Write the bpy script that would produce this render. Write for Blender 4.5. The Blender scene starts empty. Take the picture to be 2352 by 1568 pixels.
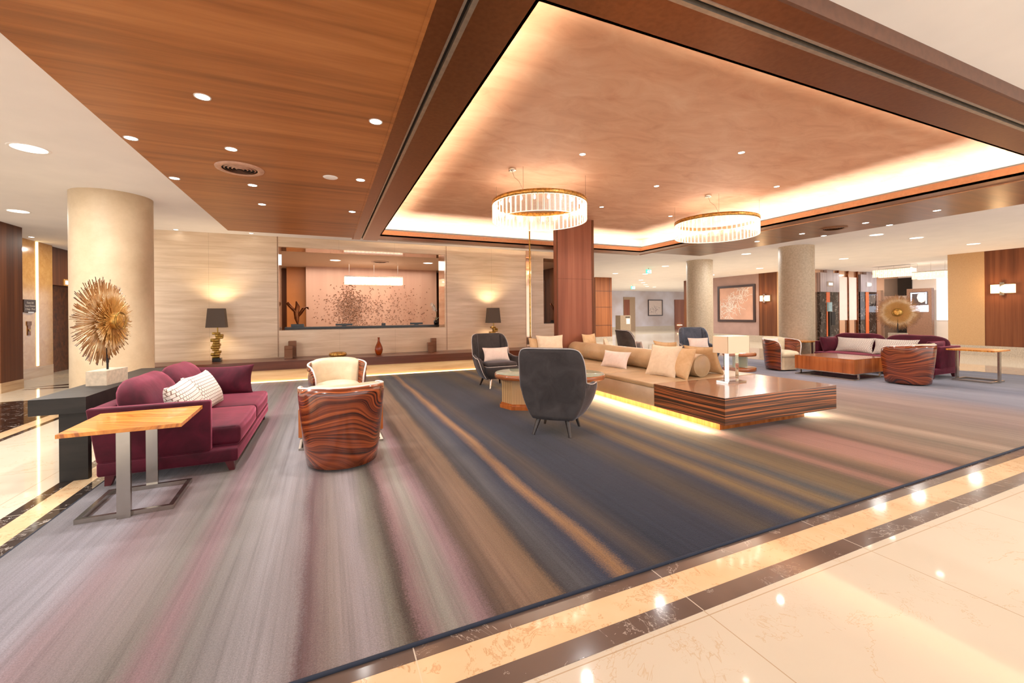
import bpy, bmesh, math, random
from mathutils import Vector, Matrix, noise
random.seed(7)
PI = math.pi
sc = bpy.context.scene
COL = sc.collection

# ------------------------------------------------------------------ camera numbers (frame 2352 x 1568)
FPX = 980.0; CX = 1176.0; CY = 722.0; HC = 1.3
YAW = math.radians(23.5); ROLL = math.radians(0.5)
_s, _c = math.sin(YAW), math.cos(YAW)
def ray(px, py):
    u = (px-CX)/FPX; v = -(py-CY)/FPX
    cr, sr = math.cos(ROLL), math.sin(ROLL)
    u, v = u*cr+v*sr, -u*sr+v*cr
    return (_s+u*_c, _c-u*_s, v)
def atZ(px, py, z):
    d = ray(px, py); t = (z-HC)/d[2]; return (d[0]*t, d[1]*t, z)
def atY(px, py, y):
    d = ray(px, py); t = y/d[1]; return (d[0]*t, y, HC+d[2]*t)
def atX(px, py, x):
    d = ray(px, py); t = x/d[0]; return (x, d[1]*t, HC+d[2]*t)

# ------------------------------------------------------------------ object helpers
def tag(o, label=None, cat=None, group=None, kind=None):
    if label: o['label'] = label
    if cat: o['category'] = cat
    if group: o['group'] = group
    if kind: o['kind'] = kind
    return o
def empty(name, loc=(0, 0, 0), rz=0.0, label=None, cat=None, group=None):
    o = bpy.data.objects.new(name, None); COL.objects.link(o)
    o.location = loc; o.rotation_euler = (0, 0, rz); o.empty_display_size = .1
    return tag(o, label, cat, group)
def link(name, me, mat, parent=None, loc=None, rot=None):
    o = bpy.data.objects.new(name, me); COL.objects.link(o)
    if mat is not None: me.materials.append(mat)
    if parent is not None: o.parent = parent
    if loc is not None: o.location = loc
    if rot is not None: o.rotation_euler = rot
    return o
def dup(root, loc, rz, label=None, group=None):
    r = root.copy(); COL.objects.link(r); r.location = loc; r.rotation_euler = (0, 0, rz)
    if label: r['label'] = label
    if group: r['group'] = group
    for ch in list(root.children):
        c = ch.copy(); COL.objects.link(c); c.parent = r
        for g in list(ch.children):
            d = g.copy(); COL.objects.link(d); d.parent = c
    return r

class MB:
    def __init__(s): s.v = []; s.f = []; s.sm = []
    def add(s, vs, fs, smooth=False):
        n = len(s.v); s.v += [tuple(p) for p in vs]
        for f in fs: s.f.append([i+n for i in f]); s.sm.append(smooth)
        return s
    def box(s, x0, x1, y0, y1, z0, z1):
        vs = [(x0,y0,z0),(x1,y0,z0),(x1,y1,z0),(x0,y1,z0),(x0,y0,z1),(x1,y0,z1),(x1,y1,z1),(x0,y1,z1)]
        return s.add(vs, [(3,2,1,0),(4,5,6,7),(0,1,5,4),(1,2,6,5),(2,3,7,6),(3,0,4,7)])
    def rbox(s, x0, x1, y0, y1, z0, z1, r=.02, seg=3, M=None, puff=0.0, cuts=0):
        bm = bmesh.new()
        bmesh.ops.create_cube(bm, size=1)
        for v in bm.verts:
            v.co = Vector(((x0+x1)/2+v.co.x*(x1-x0), (y0+y1)/2+v.co.y*(y1-y0), (z0+z1)/2+v.co.z*(z1-z0)))
        bmesh.ops.bevel(bm, geom=list(bm.edges), offset=r, segments=seg, profile=.5, affect='EDGES')
        if cuts:
            bmesh.ops.subdivide_edges(bm, edges=[e for e in bm.edges if e.calc_length() > .08], cuts=cuts, use_grid_fill=True)
        if puff:
            cx, cy, cz = (x0+x1)/2, (y0+y1)/2, (z0+z1)/2
            for v in bm.verts:
                a = (v.co.x-cx)/(x1-x0)*2; b = (v.co.y-cy)/(y1-y0)*2; c = (v.co.z-cz)/(z1-z0)*2
                w = max(0, 1-a*a)*max(0, 1-b*b)
                v.co.z += puff*w*(1 if c > 0 else -0.2)
                w2 = max(0, 1-b*b)*max(0, 1-c*c); v.co.x += puff*.5*w2*(1 if a > .8 else -1 if a < -.8 else 0)
        bm.verts.index_update()
        vs = [v.co.copy() for v in bm.verts]
        if M is not None: vs = [M @ p for p in vs]
        s.add(vs, [[v.index for v in f.verts] for f in bm.faces], True)
        bm.free(); return s
    def cyl(s, p, q, r0, r1=None, n=16, caps=True, smooth=True):
        r1 = r0 if r1 is None else r1
        p = Vector(p); q = Vector(q); d = (q-p).normalized()
        a = d.orthogonal().normalized(); b = d.cross(a)
        vs = []
        for (c, r) in ((p, r0), (q, r1)):
            for i in range(n):
                t = 2*PI*i/n; vs.append(c+(a*math.cos(t)+b*math.sin(t))*r)
        s.add(vs, [(i, (i+1) % n, n+(i+1) % n, n+i) for i in range(n)], smooth)
        if caps:
            s.add(vs[:n], [list(range(n))[::-1]]); s.add(vs[n:], [list(range(n))])
        return s
    def lathe(s, prof, n=24, c=(0, 0, 0), smooth=True):
        vs = []
        for (r, z) in prof:
            for i in range(n):
                t = 2*PI*i/n; vs.append((c[0]+r*math.cos(t), c[1]+r*math.sin(t), c[2]+z))
        fs = []
        for k in range(len(prof)-1):
            for i in range(n):
                fs.append((k*n+i, k*n+(i+1) % n, (k+1)*n+(i+1) % n, (k+1)*n+i))
        s.add(vs, fs, smooth); return s
    def tube(s, pts, r, n=6, closed=False):
        pts = [Vector(p) for p in pts]; m = len(pts); vs = []
        prev = None
        for i, p in enumerate(pts):
            if closed: d = pts[(i+1) % m]-pts[i-1]
            else: d = pts[min(i+1, m-1)]-pts[max(i-1, 0)]
            if d.length < 1e-9: d = Vector((0, 0, 1))
            d.normalize()
            a = d.orthogonal().normalized() if prev is None else (prev-d*prev.dot(d)).normalized()
            prev = a; b = d.cross(a)
            for k in range(n):
                t = 2*PI*k/n; vs.append(p+(a*math.cos(t)+b*math.sin(t))*r)
        fs = []
        for i in range(m if closed else m-1):
            j = (i+1) % m
            for k in range(n): fs.append((i*n+k, i*n+(k+1) % n, j*n+(k+1) % n, j*n+k))
        if not closed:
            fs.append(list(range(n))[::-1]); fs.append([(m-1)*n+k for k in range(n)])
        return s.add(vs, fs, True)
    def grid(s, rows, closed=False, smooth=True):
        n = len(rows[0]); vs = [p for r in rows for p in r]; fs = []
        for i in range(len(rows)-1):
            for k in range(n if closed else n-1):
                j = (k+1) % n; fs.append((i*n+k, i*n+j, (i+1)*n+j, (i+1)*n+k))
        return s.add(vs, fs, smooth)
    def prism(s, poly, z0, z1):
        n = len(poly); vs = [(x, y, z0) for x, y in poly]+[(x, y, z1) for x, y in poly]
        return s.add(vs, [list(range(n))[::-1], [n+i for i in range(n)]]+[(i, (i+1) % n, n+(i+1) % n, n+i) for i in range(n)])
    def build(s, name, mat, parent=None, loc=None, rot=None):
        me = bpy.data.meshes.new(name); me.from_pydata(s.v, [], s.f)
        me.polygons.foreach_set('use_smooth', s.sm); me.update()
        bm = bmesh.new(); bm.from_mesh(me); bmesh.ops.recalc_face_normals(bm, faces=bm.faces); bm.to_mesh(me); bm.free()
        return link(name, me, mat, parent, loc, rot)

def struct(name, mb, mat, parent=None):
    o = mb.build(name, mat, parent)
    if parent is None: o['kind'] = 'structure'
    return o
def text_mesh(name, body, size, mat, parent, M, depth=.001):
    cu = bpy.data.curves.new(name, 'FONT'); cu.body = body; cu.size = size; cu.align_x = 'CENTER'; cu.extrude = depth
    t = bpy.data.objects.new(name, cu); COL.objects.link(t)
    dg = bpy.context.evaluated_depsgraph_get(); me = bpy.data.meshes.new_from_object(t.evaluated_get(dg))
    bpy.data.objects.remove(t)
    me.transform(M); me.materials.clear()
    return link(name, me, mat, parent)

# ------------------------------------------------------------------ materials
def lin(c):
    return tuple(((x/255)/12.92 if x/255 <= .04045 else ((x/255+.055)/1.055)**2.4) for x in c[:3])+(1,)
class NT:
    def __init__(s, name):
        s.m = bpy.data.materials.new(name); s.m.use_nodes = True; s.t = s.m.node_tree; s.b = s.t.nodes['Principled BSDF']
    def n(s, typ, **kw):
        x = s.t.nodes.new(typ)
        for k, v in kw.items():
            if k in x.inputs: x.inputs[k].default_value = v
            else: setattr(x, k, v)
        return x
    def l(s, a, b): s.t.links.new(a, b)
    def co(s, scale=(1, 1, 1), rot=(0, 0, 0), loc=(0, 0, 0)):
        tc = s.n('ShaderNodeTexCoord'); mp = s.n('ShaderNodeMapping')
        mp.inputs['Scale'].default_value = scale; mp.inputs['Rotation'].default_value = rot; mp.inputs['Location'].default_value = loc
        s.l(tc.outputs['Object'], mp.inputs['Vector']); return mp.outputs['Vector']
    def noise(s, vec, scale=1, detail=2, rough=.5, dist=0):
        x = s.n('ShaderNodeTexNoise'); x.inputs['Scale'].default_value = scale; x.inputs['Detail'].default_value = detail
        x.inputs['Roughness'].default_value = rough; x.inputs['Distortion'].default_value = dist
        s.l(vec, x.inputs['Vector']); return x.outputs['Fac']
    def math(s, op, a, b=None, c=None):
        x = s.n('ShaderNodeMath', operation=op)
        for i, v in enumerate((a, b, c)):
            if v is None: continue
            if isinstance(v, (int, float)): x.inputs[i].default_value = v
            else: s.l(v, x.inputs[i])
        return x.outputs[0]
    def ramp(s, fac, stops, interp='LINEAR'):
        x = s.n('ShaderNodeValToRGB'); cr = x.color_ramp; cr.interpolation = interp
        while len(cr.elements) > 1: cr.elements.remove(cr.elements[-1])
        cr.elements[0].position = stops[0][0]; cr.elements[0].color = lin(stops[0][1])
        for p, c in stops[1:]:
            e = cr.elements.new(p); e.color = lin(c)
        s.l(fac, x.inputs['Fac']); return x.outputs['Color']
    def mix(s, fac, a, b, typ='MIX'):
        x = s.n('ShaderNodeMix', data_type='RGBA', blend_type=typ)
        for i, v in ((0, fac), (6, a), (7, b)):
            if isinstance(v, (int, float)): x.inputs[i].default_value = v
            elif isinstance(v, tuple): x.inputs[i].default_value = v
            else: s.l(v, x.inputs[i])
        return x.outputs[2]
    def bump(s, h, strength=.2, dist=.01):
        x = s.n('ShaderNodeBump'); x.inputs['Strength'].default_value = strength; x.inputs['Distance'].default_value = dist
        s.l(h, x.inputs['Height']); s.l(x.outputs['Normal'], s.b.inputs['Normal'])
    def fin(s, col=None, rough=.5, metal=0, spec=.5, coat=0, sheen=0, sheen_tint=None, coatr=.05):
        b = s.b
        if col is not None:
            if isinstance(col, tuple): b.inputs['Base Color'].default_value = col
            else: s.l(col, b.inputs['Base Color'])
        if isinstance(rough, (int, float)): b.inputs['Roughness'].default_value = rough
        else: s.l(rough, b.inputs['Roughness'])
        b.inputs['Metallic'].default_value = metal; b.inputs['Specular IOR Level'].default_value = spec
        b.inputs['Coat Weight'].default_value = coat; b.inputs['Coat Roughness'].default_value = coatr
        b.inputs['Sheen Weight'].default_value = sheen
        if sheen: b.inputs['Sheen Roughness'].default_value = .35
        if sheen_tint: b.inputs['Sheen Tint'].default_value = lin(sheen_tint)
        return s.m
def plain(name, c, rough=.5, metal=0, var=.04, scale=20, **kw):
    t = NT(name); f = t.noise(t.co(), scale, 3)
    a = tuple(min(255, x*(1-var*2)) for x in c); b = tuple(min(255, x*(1+var)) for x in c)
    return t.fin(t.ramp(f, [(.3, a), (.7, b)]), rough, metal, **kw)
def contour(name, cols, scale=(1, 1, 6), freq=30, rough=.25, warp=.4, coat=.3, rot=(0, 0, 0), fine=(3, 3, 90), det=1.5, spec=.5):
    t = NT(name); v = t.co(scale, rot)
    f = t.noise(v, 1, det, .45, warp)
    s = t.math('SINE', t.math('MULTIPLY', f, freq)); s = t.math('MULTIPLY_ADD', s, .5, .5)
    g = t.noise(t.co(fine, rot), 1, 3, .6)
    s2 = t.math('ADD', t.math('MULTIPLY', s, .72), t.math('MULTIPLY', g, .28))
    return t.fin(t.ramp(s2, cols), rough, coat=coat, spec=spec)
def banded(name, cols, K, axis, amp, nscale, fine, rough=.25, coat=.4, rot=(0, 0, 0), spec=.5):
    # grain lines along the surface: position along `axis` plus a soft warp gives cathedral figures
    t = NT(name); v = t.co((1, 1, 1), rot); sp = t.n('ShaderNodeSeparateXYZ'); t.l(v, sp.inputs[0])
    w = t.noise(t.co(nscale, rot), 1, 2, .5, .3)
    p = t.math('ADD', t.math('MULTIPLY', sp.outputs[axis], K), t.math('MULTIPLY', w, amp))
    s1 = t.math('MULTIPLY_ADD', t.math('SINE', p), .5, .5)
    s2 = t.math('MULTIPLY_ADD', t.math('SINE', t.math('MULTIPLY', p, 2.37)), .5, .5)
    g = t.noise(t.co(fine, rot), 1, 3, .6)
    f = t.math('ADD', t.math('ADD', t.math('MULTIPLY', s1, .38), t.math('MULTIPLY', s2, .22)), t.math('MULTIPLY', g, .4))
    return t.fin(t.ramp(f, cols), rough, coat=coat, spec=spec)
def warped(name, cols, axis, freq, amp, wscale, along=.6, rough=.25, coat=.4, rot=(0, 0, 0), spec=.5, fine=None, det=3):
    # irregular grain lines across `axis`, bent by a soft warp so that they close into flame figures
    t = NT(name); sp = t.n('ShaderNodeSeparateXYZ'); t.l(t.co((1, 1, 1), rot), sp.inputs[0])
    w = t.noise(t.co(wscale, rot), 1, 1, .4, .2)
    p = t.math('ADD', sp.outputs[axis], t.math('MULTIPLY', t.math('SUBTRACT', w, .5), amp))
    cb = t.n('ShaderNodeCombineXYZ')
    for k in range(3):
        if k == axis: t.l(t.math('MULTIPLY', p, freq), cb.inputs[k])
        else: t.l(t.math('MULTIPLY', sp.outputs[k], along), cb.inputs[k])
    f = t.noise(cb.outputs[0], 1, det, .55)
    return t.fin(t.ramp(f, cols), rough, coat=coat, spec=spec)
def grain(name, cols, scale=(1, 1, 12), rough=.35, detail=5, warp=.2, coat=0, rot=(0, 0, 0), n=1.0, spec=.5):
    t = NT(name); f = t.noise(t.co(scale, rot), n, detail, .6, warp)
    return t.fin(t.ramp(f, cols), rough, coat=coat, spec=spec)
def marble(name, base, base2, vein, sc_=1.2, width=.012, rough=.08, amt=1.0, tile=None, joint=None):
    t = NT(name); v = t.co()
    c = t.ramp(t.noise(v, sc_*.8, 4), [(.3, base), (.7, base2)])
    for k, (s_, w_) in enumerate(((sc_, width), (sc_*2.6, width*.8))):
        f = t.noise(t.co(loc=(k*7.3, k*3.1, 2)), s_, 6, .65, 1.2)
        d = t.math('ABSOLUTE', t.math('SUBTRACT', f, .5))
        m = t.math('SUBTRACT', 1.0, t.math('MINIMUM', t.math('DIVIDE', d, w_), 1.0))
        gate = t.math('GREATER_THAN', t.noise(t.co(loc=(1, k*5, 9)), sc_*1.5, 2), .5 if k == 0 else .55)
        m = t.math('MULTIPLY', t.math('MULTIPLY', m, gate), amt)
        c = t.mix(m, c, lin(vein))
    if tile:
        sp = t.n('ShaderNodeSeparateXYZ'); t.l(t.co(loc=(tile[2], tile[3], 0)), sp.inputs[0])
        e = None
        for ax, w in ((0, tile[0]), (1, tile[1])):
            if not w: continue
            fr = t.math('ABSOLUTE', t.math('SUBTRACT', t.math('FRACT', t.math('DIVIDE', sp.outputs[ax], w)), .5))
            q = t.math('GREATER_THAN', fr, .5-.0025/w)
            e = q if e is None else t.math('MAXIMUM', e, q)
        c = t.mix(t.math('MULTIPLY', e, .75), c, lin(joint))
    return t.fin(c, rough, spec=.5)
def emit(name, c, strength):
    t = NT(name); t.b.inputs['Emission Color'].default_value = lin(c); t.b.inputs['Emission Strength'].default_value = strength
    f = t.noise(t.co(), 5, 1)
    return t.fin(t.ramp(f, [(.3, tuple(x*.97 for x in c)), (.7, c)]), .5)
def velvet(name, dark, light, rough=.75, sheen=.6, tint=None, scale=5):
    t = NT(name); v = t.co()
    f = t.noise(v, scale, 4, .6, .8)
    c = t.ramp(f, [(.3, dark), (.72, light)])
    t.bump(t.noise(v, 9, 3), .12, .02)
    return t.fin(c, rough, sheen=sheen, sheen_tint=tint, spec=.2)

M = {}
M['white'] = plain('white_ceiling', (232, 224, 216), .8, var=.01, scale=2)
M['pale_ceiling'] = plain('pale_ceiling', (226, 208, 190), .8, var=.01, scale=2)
for _k in ('white', 'pale_ceiling'):  # faint glow put into the paint to lift it, no lamp there
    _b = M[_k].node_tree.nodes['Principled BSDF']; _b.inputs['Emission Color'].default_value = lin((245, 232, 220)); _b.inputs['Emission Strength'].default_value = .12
M['pink_plaster'] = (lambda t: t.fin(t.ramp(t.noise(t.co((1.2, 2.4, 1), (0, 0, .5)), 1.6, 7, .62, .9), [(.28, (204, 150, 120)), (.5, (220, 172, 141)), (.75, (232, 192, 162))]), .6))(NT('pink_polished_plaster'))
def wood_ceiling():
    t = NT('walnut_ceiling')
    f = t.noise(t.co((.5, 9, 1), (0, 0, .05)), 1.3, 6, .6, .35)
    g = t.noise(t.co((.25, 1.6, 1)), 1, 3)
    s = t.math('ADD', t.math('MULTIPLY', f, .6), t.math('MULTIPLY', g, .4))
    return t.fin(t.ramp(s, [(.3, (124, 72, 32)), (.5, (170, 104, 52)), (.68, (194, 126, 70))]), .4, spec=.35)
M['wood_ceiling'] = wood_ceiling()
M['copper'] = (lambda t: t.fin(t.ramp(t.noise(t.co((8, 8, 8)), 4, 2), [(.3, (128, 76, 42)), (.7, (140, 86, 50))]), .34, .75))(NT('brushed_copper'))
M['copper_face'] = (lambda t: t.fin(t.ramp(t.noise(t.co((8, 8, 8)), 4, 2), [(.3, (200, 146, 104)), (.7, (212, 158, 116))]), .45, .1))(NT('copper_fascia'))
def travertine(name, a, b, c_, joints=True, vertical=False):
    t = NT(name)
    f = t.noise(t.co((.55, .55, 7)), 1.6, 7, .62, .5)
    col = t.ramp(f, [(.3, a), (.5, b), (.7, c_)])
    if joints:
        sp = t.n('ShaderNodeSeparateXYZ'); t.l(t.co(), sp.inputs[0])
        fr = t.math('ABSOLUTE', t.math('SUBTRACT', t.math('FRACT', t.math('DIVIDE', t.math('ADD', sp.outputs[0], .95), 1.215)), .5))
        q = t.math('GREATER_THAN', fr, .4985)
        fz = t.math('ABSOLUTE', t.math('SUBTRACT', t.math('FRACT', t.math('DIVIDE', t.math('ADD', sp.outputs[2], .3), 1.3)), .5))
        q = t.math('MAXIMUM', q, t.math('GREATER_THAN', fz, .4985))
        col = t.mix(t.math('MULTIPLY', q, .5), col, lin((130, 100, 75)))
    return t.fin(col, .22, spec=.45)
M['travertine'] = travertine('travertine', (206, 178, 146), (222, 196, 166), (234, 212, 184))
M['travertine2'] = travertine('travertine_plinth', (186, 150, 112), (206, 172, 134), (218, 188, 152), False)
M['column'] = (lambda t: t.fin(t.ramp(t.noise(t.co(), 2.2, 8, .7), [(.3, (188, 162, 128)), (.7, (214, 190, 156))]), .55))(NT('column_plaster'))
M['column_gray'] = (lambda t: t.fin(t.ramp(t.noise(t.co(), 22, 6, .7), [(.3, (172, 152, 126)), (.7, (204, 186, 160))]), .5))(NT('column_speckled'))
M['cream_marble'] = marble('cream_marble', (200, 186, 164), (212, 199, 178), (190, 156, 116), 1.1, .006, .05, .55, (1.2, 1.2, -.3, -.15), (170, 140, 105))
M['yellow_marble'] = marble('yellow_marble', (212, 178, 134), (222, 192, 152), (188, 132, 82), 4.5, .018, .08, .7, (1.2, 0, -.3, 0), (220, 200, 170))
M['dark_marble'] = marble('dark_marble', (86, 70, 62), (108, 90, 80), (200, 186, 172), 2.2, .006, .12, .7, (1.2, 0, -.3, 0), (220, 205, 185))
M['black_marble'] = marble('black_marble', (26, 20, 18), (44, 34, 30), (214, 200, 190), 2.6, .008, .06, .9)
M['onyx'] = (lambda t: t.fin(t.ramp(t.noise(t.co(), 7, 8, .75, .6), [(.3, (196, 138, 70)), (.7, (222, 170, 100))]), .12))(NT('golden_stone'))
M['granite'] = (lambda t: t.fin(t.ramp(t.noise(t.co(), 60, 4, .8), [(.3, (176, 134, 88)), (.7, (200, 160, 114))]), .45))(NT('golden_granite'))
M['granite_gray'] = (lambda t: t.fin(t.ramp(t.noise(t.co(), 60, 4, .8), [(.35, (150, 136, 118)), (.65, (206, 190, 170))]), .3))(NT('speckled_granite'))
M['mahogany'] = grain('mahogany_veneer', [(.3, (116, 64, 46)), (.5, (136, 80, 58)), (.7, (152, 94, 70))], (7, 7, .25), .5, 5, .1, spec=.25)
M['walnut_wall'] = grain('walnut_wall', [(.3, (74, 40, 22)), (.5, (96, 54, 30)), (.7, (116, 68, 38))], (9, 9, .25), .45, 5, .1, spec=.2)
M['bench_wood'] = grain('bench_walnut', [(.3, (84, 44, 30)), (.5, (104, 58, 40)), (.7, (122, 72, 50))], (.6, 6, 10), .3, 5, .1)
M['rosewood'] = warped('rosewood', [(.34, (40, 18, 12)), (.44, (82, 36, 20)), (.52, (120, 54, 28)), (.6, (150, 72, 36)), (.7, (188, 100, 52))], 2, 46, .55, (1.3, 1.3, 2.2), .5, .2, .5)
M['ebony'] = warped('striped_ebony', [(.36, (44, 33, 28)), (.47, (66, 46, 36)), (.54, (120, 70, 42)), (.63, (192, 114, 66))], 2, 82, .08, (.8, .8, 2.5), .5, .28, .3)
M['ebony_top'] = grain('striped_ebony_top', [(.32, (118, 76, 54)), (.5, (150, 102, 76)), (.68, (176, 128, 98))], (.6, 26, 1), .22, 4, .25, coat=.5)
M['teak'] = warped('orange_teak', [(.36, (166, 88, 24)), (.46, (206, 122, 36)), (.6, (226, 146, 56)), (.7, (238, 170, 84))], 1, 34, .5, (1.6, 2.6, 1), .5, .28, .3, (0, 0, .35))
M['teak_block'] = grain('teak_block', [(.3, (136, 66, 20)), (.5, (164, 86, 32)), (.7, (184, 104, 44))], (14, 14, .8), .25, 4, .15, coat=.4)
M['table_wood'] = grain('table_walnut', [(.3, (130, 68, 32)), (.6, (160, 90, 46)), (.8, (176, 104, 60))], (2, 2, 12), .25, 4, .15, coat=.5)
M['ribbed_wood'] = (lambda t: t.fin(t.ramp(t.math('MULTIPLY_ADD', t.math('SINE', t.math('MULTIPLY', t.math('ADD', (lambda sp: (t.l(t.co(), sp.inputs[0]), sp.outputs[0])[1])(t.n('ShaderNodeSeparateXYZ')), 0.0), 620)), .5, .5), [(.1, (150, 112, 74)), (.9, (206, 164, 112))]), .4))(NT('ribbed_oak'))
M['console'] = grain('dark_oak', [(.3, (30, 27, 25)), (.7, (44, 39, 35))], (2, 14, 14), .5, 4, .1, spec=.25)
M['burgundy'] = velvet('burgundy_velvet', (44, 4, 16), (84, 14, 34), .75, .85, (232, 120, 146), 4)
M['gray_velvet'] = velvet('charcoal_velvet', (50, 46, 46), (68, 63, 63), .8, .35, (190, 190, 205), 6)
M['blue_velvet'] = velvet('slate_velvet', (58, 64, 76), (92, 98, 112), .8, .4, (200, 205, 220), 6)
M['cream_leather'] = velvet('cream_upholstery', (206, 186, 152), (222, 204, 172), .6, .1, None, 7)
M['piping'] = plain('ivory_piping', (226, 214, 204), .5)
M['gray_piping'] = plain('pale_gray_piping', (196, 188, 184), .5)
M['pink_linen'] = velvet('blush_linen', (220, 200, 188), (233, 215, 203), .85, .1, None, 14)
M['beige_linen'] = velvet('beige_linen', (220, 198, 168), (232, 212, 184), .85, .1, None, 14)
M['tan_linen'] = velvet('tan_linen', (198, 162, 118), (214, 182, 140), .85, .1, None, 10)
def leather(name, a, b):
    t = NT(name); v = t.co()
    c = t.ramp(t.noise(v, 3, 4), [(.3, a), (.7, b)])
    t.bump(t.noise(v, 8, 4, .6, 1.0), .3, .02)
    return t.fin(c, .34, spec=.4)
M['leather'] = leather('bronze_leather', (168, 140, 104), (188, 162, 126))
M['leather_side'] = leather('taupe_leather', (176, 152, 124), (192, 168, 140))
def lattice():
    t = NT('lattice_weave')
    sp = t.n('ShaderNodeSeparateXYZ'); t.l(t.co(loc=(5, 5, 5)), sp.inputs[0])
    u = t.math('MULTIPLY', sp.outputs[0], 32); w = t.math('MULTIPLY', sp.outputs[1], 32)
    row = t.math('MULTIPLY', t.math('MODULO', t.math('FLOOR', w), 2), .5)
    a = t.math('ABSOLUTE', t.math('SUBTRACT', t.math('FRACT', t.math('ADD', u, row)), .5))
    b = t.math('ABSOLUTE', t.math('SUBTRACT', t.math('FRACT', w), .5))
    m = t.math('GREATER_THAN', t.math('MAXIMUM', a, b), .42)
    c = t.mix(m, lin((232, 220, 208)), lin((128, 100, 84)))
    return t.fin(c, .8)
M['lattice'] = lattice()
M['steel'] = plain('brushed_steel', (180, 172, 162), .22, .95, .01, 60)
M['chrome'] = plain('polished_chrome', (214, 208, 200), .12, 1, .02, 5)
M['brass'] = plain('aged_brass', (170, 134, 66), .3, .9, .12, 25)
M['gold'] = plain('antique_gold', (206, 156, 78), .32, .75, .15, 30)
M['petal_metal'] = plain('petal_metal', (150, 108, 84), .3, .6, .15, 30)
def quill():
    t = NT('quill_brass'); sp = t.n('ShaderNodeSeparateXYZ'); t.l(t.co(loc=(0, 0, -.6)), sp.inputs[0])
    r = t.math('SQRT', t.math('ADD', t.math('POWER', sp.outputs[1], 2), t.math('POWER', sp.outputs[2], 2)))
    r = t.math('ADD', r, t.math('MULTIPLY', t.math('SUBTRACT', t.noise(t.co(), 14, 2), .5), .12))
    return t.fin(t.ramp(t.math('MULTIPLY', r, 2.2), [(.1, (196, 140, 66)), (.45, (206, 156, 84)), (.58, (228, 200, 156)), (.68, (186, 138, 84)), (.85, (130, 88, 52)), (.95, (66, 56, 62))]), .4, .3)
M['quill'] = quill()
M['bronze'] = plain('dark_bronze', (112, 62, 30), .25, .85, .15, 12)
M['black'] = plain('black_lacquer', (18, 16, 15), .25)
M['black_metal'] = plain('black_metal', (30, 28, 27), .4, .5)
M['dark_leg'] = plain('dark_leg', (40, 30, 27), .35)
M['burg_leg'] = plain('wine_leg', (84, 30, 34), .4)
M['limestone'] = plain('limestone', (206, 186, 160), .7, var=.05, scale=25)
M['slot'] = plain('slot_black', (14, 10, 8), .7)
M['silver'] = plain('slot_aluminium', (176, 160, 142), .35, .7)
M['shade'] = (lambda t: t.fin(lin((58, 50, 46)), .7))(NT('charcoal_shade'))
M['shade'].node_tree.nodes['Principled BSDF'].inputs['Emission Color'].default_value = lin((150, 110, 80)); M['shade'].node_tree.nodes['Principled BSDF'].inputs['Emission Strength'].default_value = .12
M['paper_shade'] = (lambda t: t.fin(lin((228, 208, 180)), .7))(NT('linen_lamp_shade'))
M['paper_shade'].node_tree.nodes['Principled BSDF'].inputs['Emission Color'].default_value = lin((226, 186, 136)); M['paper_shade'].node_tree.nodes['Principled BSDF'].inputs['Emission Strength'].default_value = .15
def glass(name, c=(255, 255, 255), rough=0.0, trans=1.0, ior=1.45, alpha=None):
    t = NT(name); b = t.b
    f = t.noise(t.co(), 2, 1)
    col = t.ramp(f, [(.3, tuple(x*.98 for x in c)), (.7, c)])
    t.fin(col, rough); b.inputs['Transmission Weight'].default_value = trans; b.inputs['IOR'].default_value = ior
    if alpha is not None: b.inputs['Alpha'].default_value = alpha
    return t.m
M['acrylic'] = glass('clear_acrylic', (250, 250, 246), 0, 1, 1.3)
M['screen_glass'] = glass('screen_glass', (60, 54, 48), 0, 0, 1.45, .06)
M['smoke_glass'] = glass('smoked_glass', (176, 128, 100), .08, .45, 1.4, .85)
M['amber'] = glass('amber_glass', (170, 70, 14), .03, .5)
M['table_glass'] = glass('table_glass', (200, 214, 190), .02, 0, 1.5, .5)
M['crystal'] = (lambda t: (t.fin(lin((255, 244, 230)), .05), setattr(t.b.inputs['Alpha'], 'default_value', .16), t.m)[2])(NT('crystal_glass'))
_b = M['crystal'].node_tree.nodes['Principled BSDF']; _b.inputs['Emission Color'].default_value = lin((255, 214, 170)); _b.inputs['Emission Strength'].default_value = .15
M['crystal_edge'] = emit('crystal_edge_glow', (255, 232, 208), .95)
M['crystal_far'] = emit('crystal_far_glow', (255, 226, 196), 1.5)
_t = M['crystal_far'].node_tree; _n = _t.nodes.new('ShaderNodeTexNoise'); _n.inputs['Scale'].default_value = 14; _n.inputs['Detail'].default_value = 2
_m = _t.nodes.new('ShaderNodeMapRange'); _m.inputs[1].default_value = .35; _m.inputs[2].default_value = .65; _m.inputs[3].default_value = .12; _m.inputs[4].default_value = 1.5
_t.links.new(_n.outputs['Fac'], _m.inputs[0]); _t.links.new(_m.outputs[0], _t.nodes['Principled BSDF'].inputs['Emission Strength']); _t.nodes['Principled BSDF'].inputs['Alpha'].default_value = .6
M['bulb'] = emit('halogen_bulb', (255, 238, 214), 45)
M['led'] = emit('cove_led', (255, 236, 206), 85)
M['led_far'] = emit('cove_led_far', (255, 236, 206), 62)
M['led_floor'] = emit('floor_led', (255, 232, 196), 60)
M['led_bench'] = emit('bench_led', (255, 214, 150), 5)
M['led_line'] = emit('line_led', (255, 224, 160), 5)
M['lens'] = emit('downlight_lens', (255, 247, 236), 18)
M['lens_big'] = emit('panel_lens', (255, 244, 226), 4)
M['sconce_glow'] = emit('sconce_glass', (255, 220, 170), 2.2)
M['green_sign'] = emit('exit_green', (60, 206, 160), 1.6)
M['white_sign'] = emit('exit_white', (224, 255, 244), 2.4)
M['screen_white'] = emit('screen_white', (226, 232, 250), 2.2)
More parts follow.
